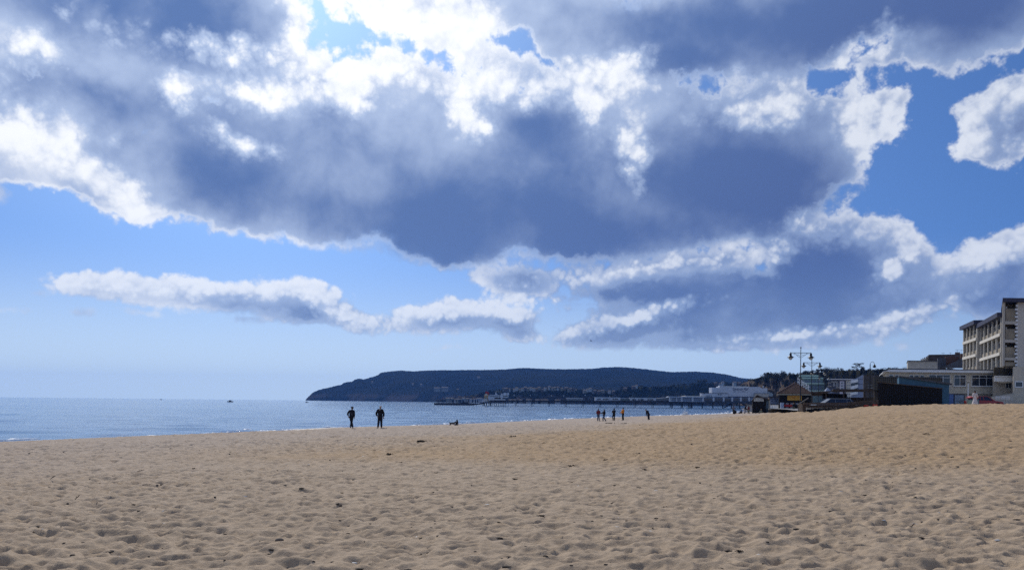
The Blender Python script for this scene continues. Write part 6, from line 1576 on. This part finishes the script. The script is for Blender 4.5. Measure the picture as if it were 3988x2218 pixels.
for i, (px, py, w, u) in enumerate(((300, 1955, 22, .8), (548, 1836, 26, .3), (205, 1872, 26, .5), (1030, 1894, 60, .15), (700, 1858, 14, .6), (98, 1990, 18, .5), (570, 1895, 30, .1), (125, 2080, 24, .2), (2330, 1665, 14, .7), (2115, 1720, 12, .5), (2555, 2030, 18, .1), (3555, 2045, 14, .9))):
    stick(px, py, w, ('short dark twig sticking up ' if u > .45 else 'thin dark driftwood twig lying ') + place(px, py), 100 + i, 'upright twigs' if u > .45 else 'lying twigs', u)
def weed(px, py, w, label, seed, group=None, flat=.35):
    q = ground_hit(px, py)
    if not q: return
    o, d = q; rr = random.Random(seed); L = w * d / F; t = thing('seaweed_clump', label, 'seaweed', o, 0, group)
    bm = new()
    for k in range(26):
        a = rr.uniform(-.5, .5) + (0 if k % 2 else 3.14); r_ = rr.uniform(.1, .45) * L; c = (rr.gauss(0, .22) * L, rr.gauss(0, .14) * L, 0)
        tube(bm, [(c[0], c[1], 0), (c[0] + r_ * .5 * math.cos(a), c[1] + r_ * .4 * math.sin(a), flat * L * rr.uniform(.1, .7)), (c[0] + r_ * math.cos(a), c[1] + r_ * .7 * math.sin(a), .01)], [L * .05, L * .04, L * .015], 4)
    obj('fronds', bm, M_WEED, t)
CL = [(755, 1822, 14), (590, 1792, 12), (1405, 1727, 16), (1640, 1722, 34), (825, 1870, 14), (1470, 1976, 18), (1320, 1977, 24), (2003, 1870, 20), (2230, 1815, 26), (1520, 1775, 26), (1560, 1805, 18), (1700, 1838, 22), (1945, 2047, 18), (1825, 2005, 20), (2060, 1745, 26), (2300, 1770, 22), (2360, 1790, 22), (3710, 1780, 20), (3605, 1690, 22), (2590, 1975, 24), (2110, 2017, 26), (2150, 2055, 26), (2880, 2165, 30), (875, 2085, 14), (1225, 2155, 22), (2000, 1700, 30), (1905, 1700, 18), (2720, 1820, 20), (3060, 1845, 16), (3585, 1890, 16)]
for i, (px, py, w) in enumerate(CL):
    weed(px, py, w, ('broad' if w >= 24 else 'small') + ' dark seaweed clump ' + place(px, py), 300 + i, 'seaweed clumps scattered on the sand')
for (px, w, lb) in ((2372, 26, 'left'), (2402, 34, 'middle'), (2436, 28, 'right')):
    weed(px, 1648, w, 'long black heap of seaweed in front of the four people, %s one of three' % lb, px, 'seaweed heaps before the group', .13)
for i, (px, py, w) in enumerate(((1088, 2100, 34), (1325, 1978, 16), (612, 1890, 12), (3742, 1893, 14), (3590, 2030, 12), (540, 1930, 12), (1705, 2093, 14), (200, 2180, 12))):
    q = ground_hit(px, py)
    if q:
        bm = new(); ball(bm, (0, 0, 0), (.5, .42, .3), 2, .08, i); L = w * q[1] / F
        o = obj('stone', bm, M_STONE, None, smooth=True, loc=(q[0].x, q[0].y, q[0].z + L * .1), label='rounded brown stone half sunk ' + place(px, py) if i else 'largest rounded brown stone, near the bottom left on the sand', cat='stone', group='stones on the sand' if i else None); o.scale = (L, L, L); o.rotation_euler = (0, 0, i)
q = ground_hit(3562, 2035)
bm = new(); L = 22 * q[1] / F; tube(bm, [(-L * .5, L * .5, .005), (-L * .1, L * .25, .03), (L * .2, -L * .2, .02), (L * .28, -L * .6, .008)], [L * .03, L * .05, L * .05, L * .03], 5)
obj('plastic_strip', bm, M_CHIP, None, label='curved white strip of plastic lying on the sand near the bottom right', cat='litter', loc=(q[0].x, q[0].y, q[0].z + .01))
# fine litter of weed and shell chips
bm = new(); rr = random.Random(8); bw = new()
for k in range(1300):
    th = rr.uniform(-36, 38); r_ = 6 * (18 ** rr.random()); x = r_ * math.sin(R(th)); y = r_ * math.cos(R(th))
    if float(sand_base(np.array([x]), np.array([y]))[0]) < .6: continue
    z = sand_z(x, y); s = rr.uniform(.007, .022) * (1 + r_ / 50); b_ = bm if rr.random() < .88 else bw
    ball(b_, (x, y, z), (s * rr.uniform(.6, 2.2), s * rr.uniform(.5, 1.2), s * .45), 1, .3, k)
obj('litter', bm, M_WEED, kind='stuff'); obj('shell_litter', bw, M_CHIP, kind='stuff')
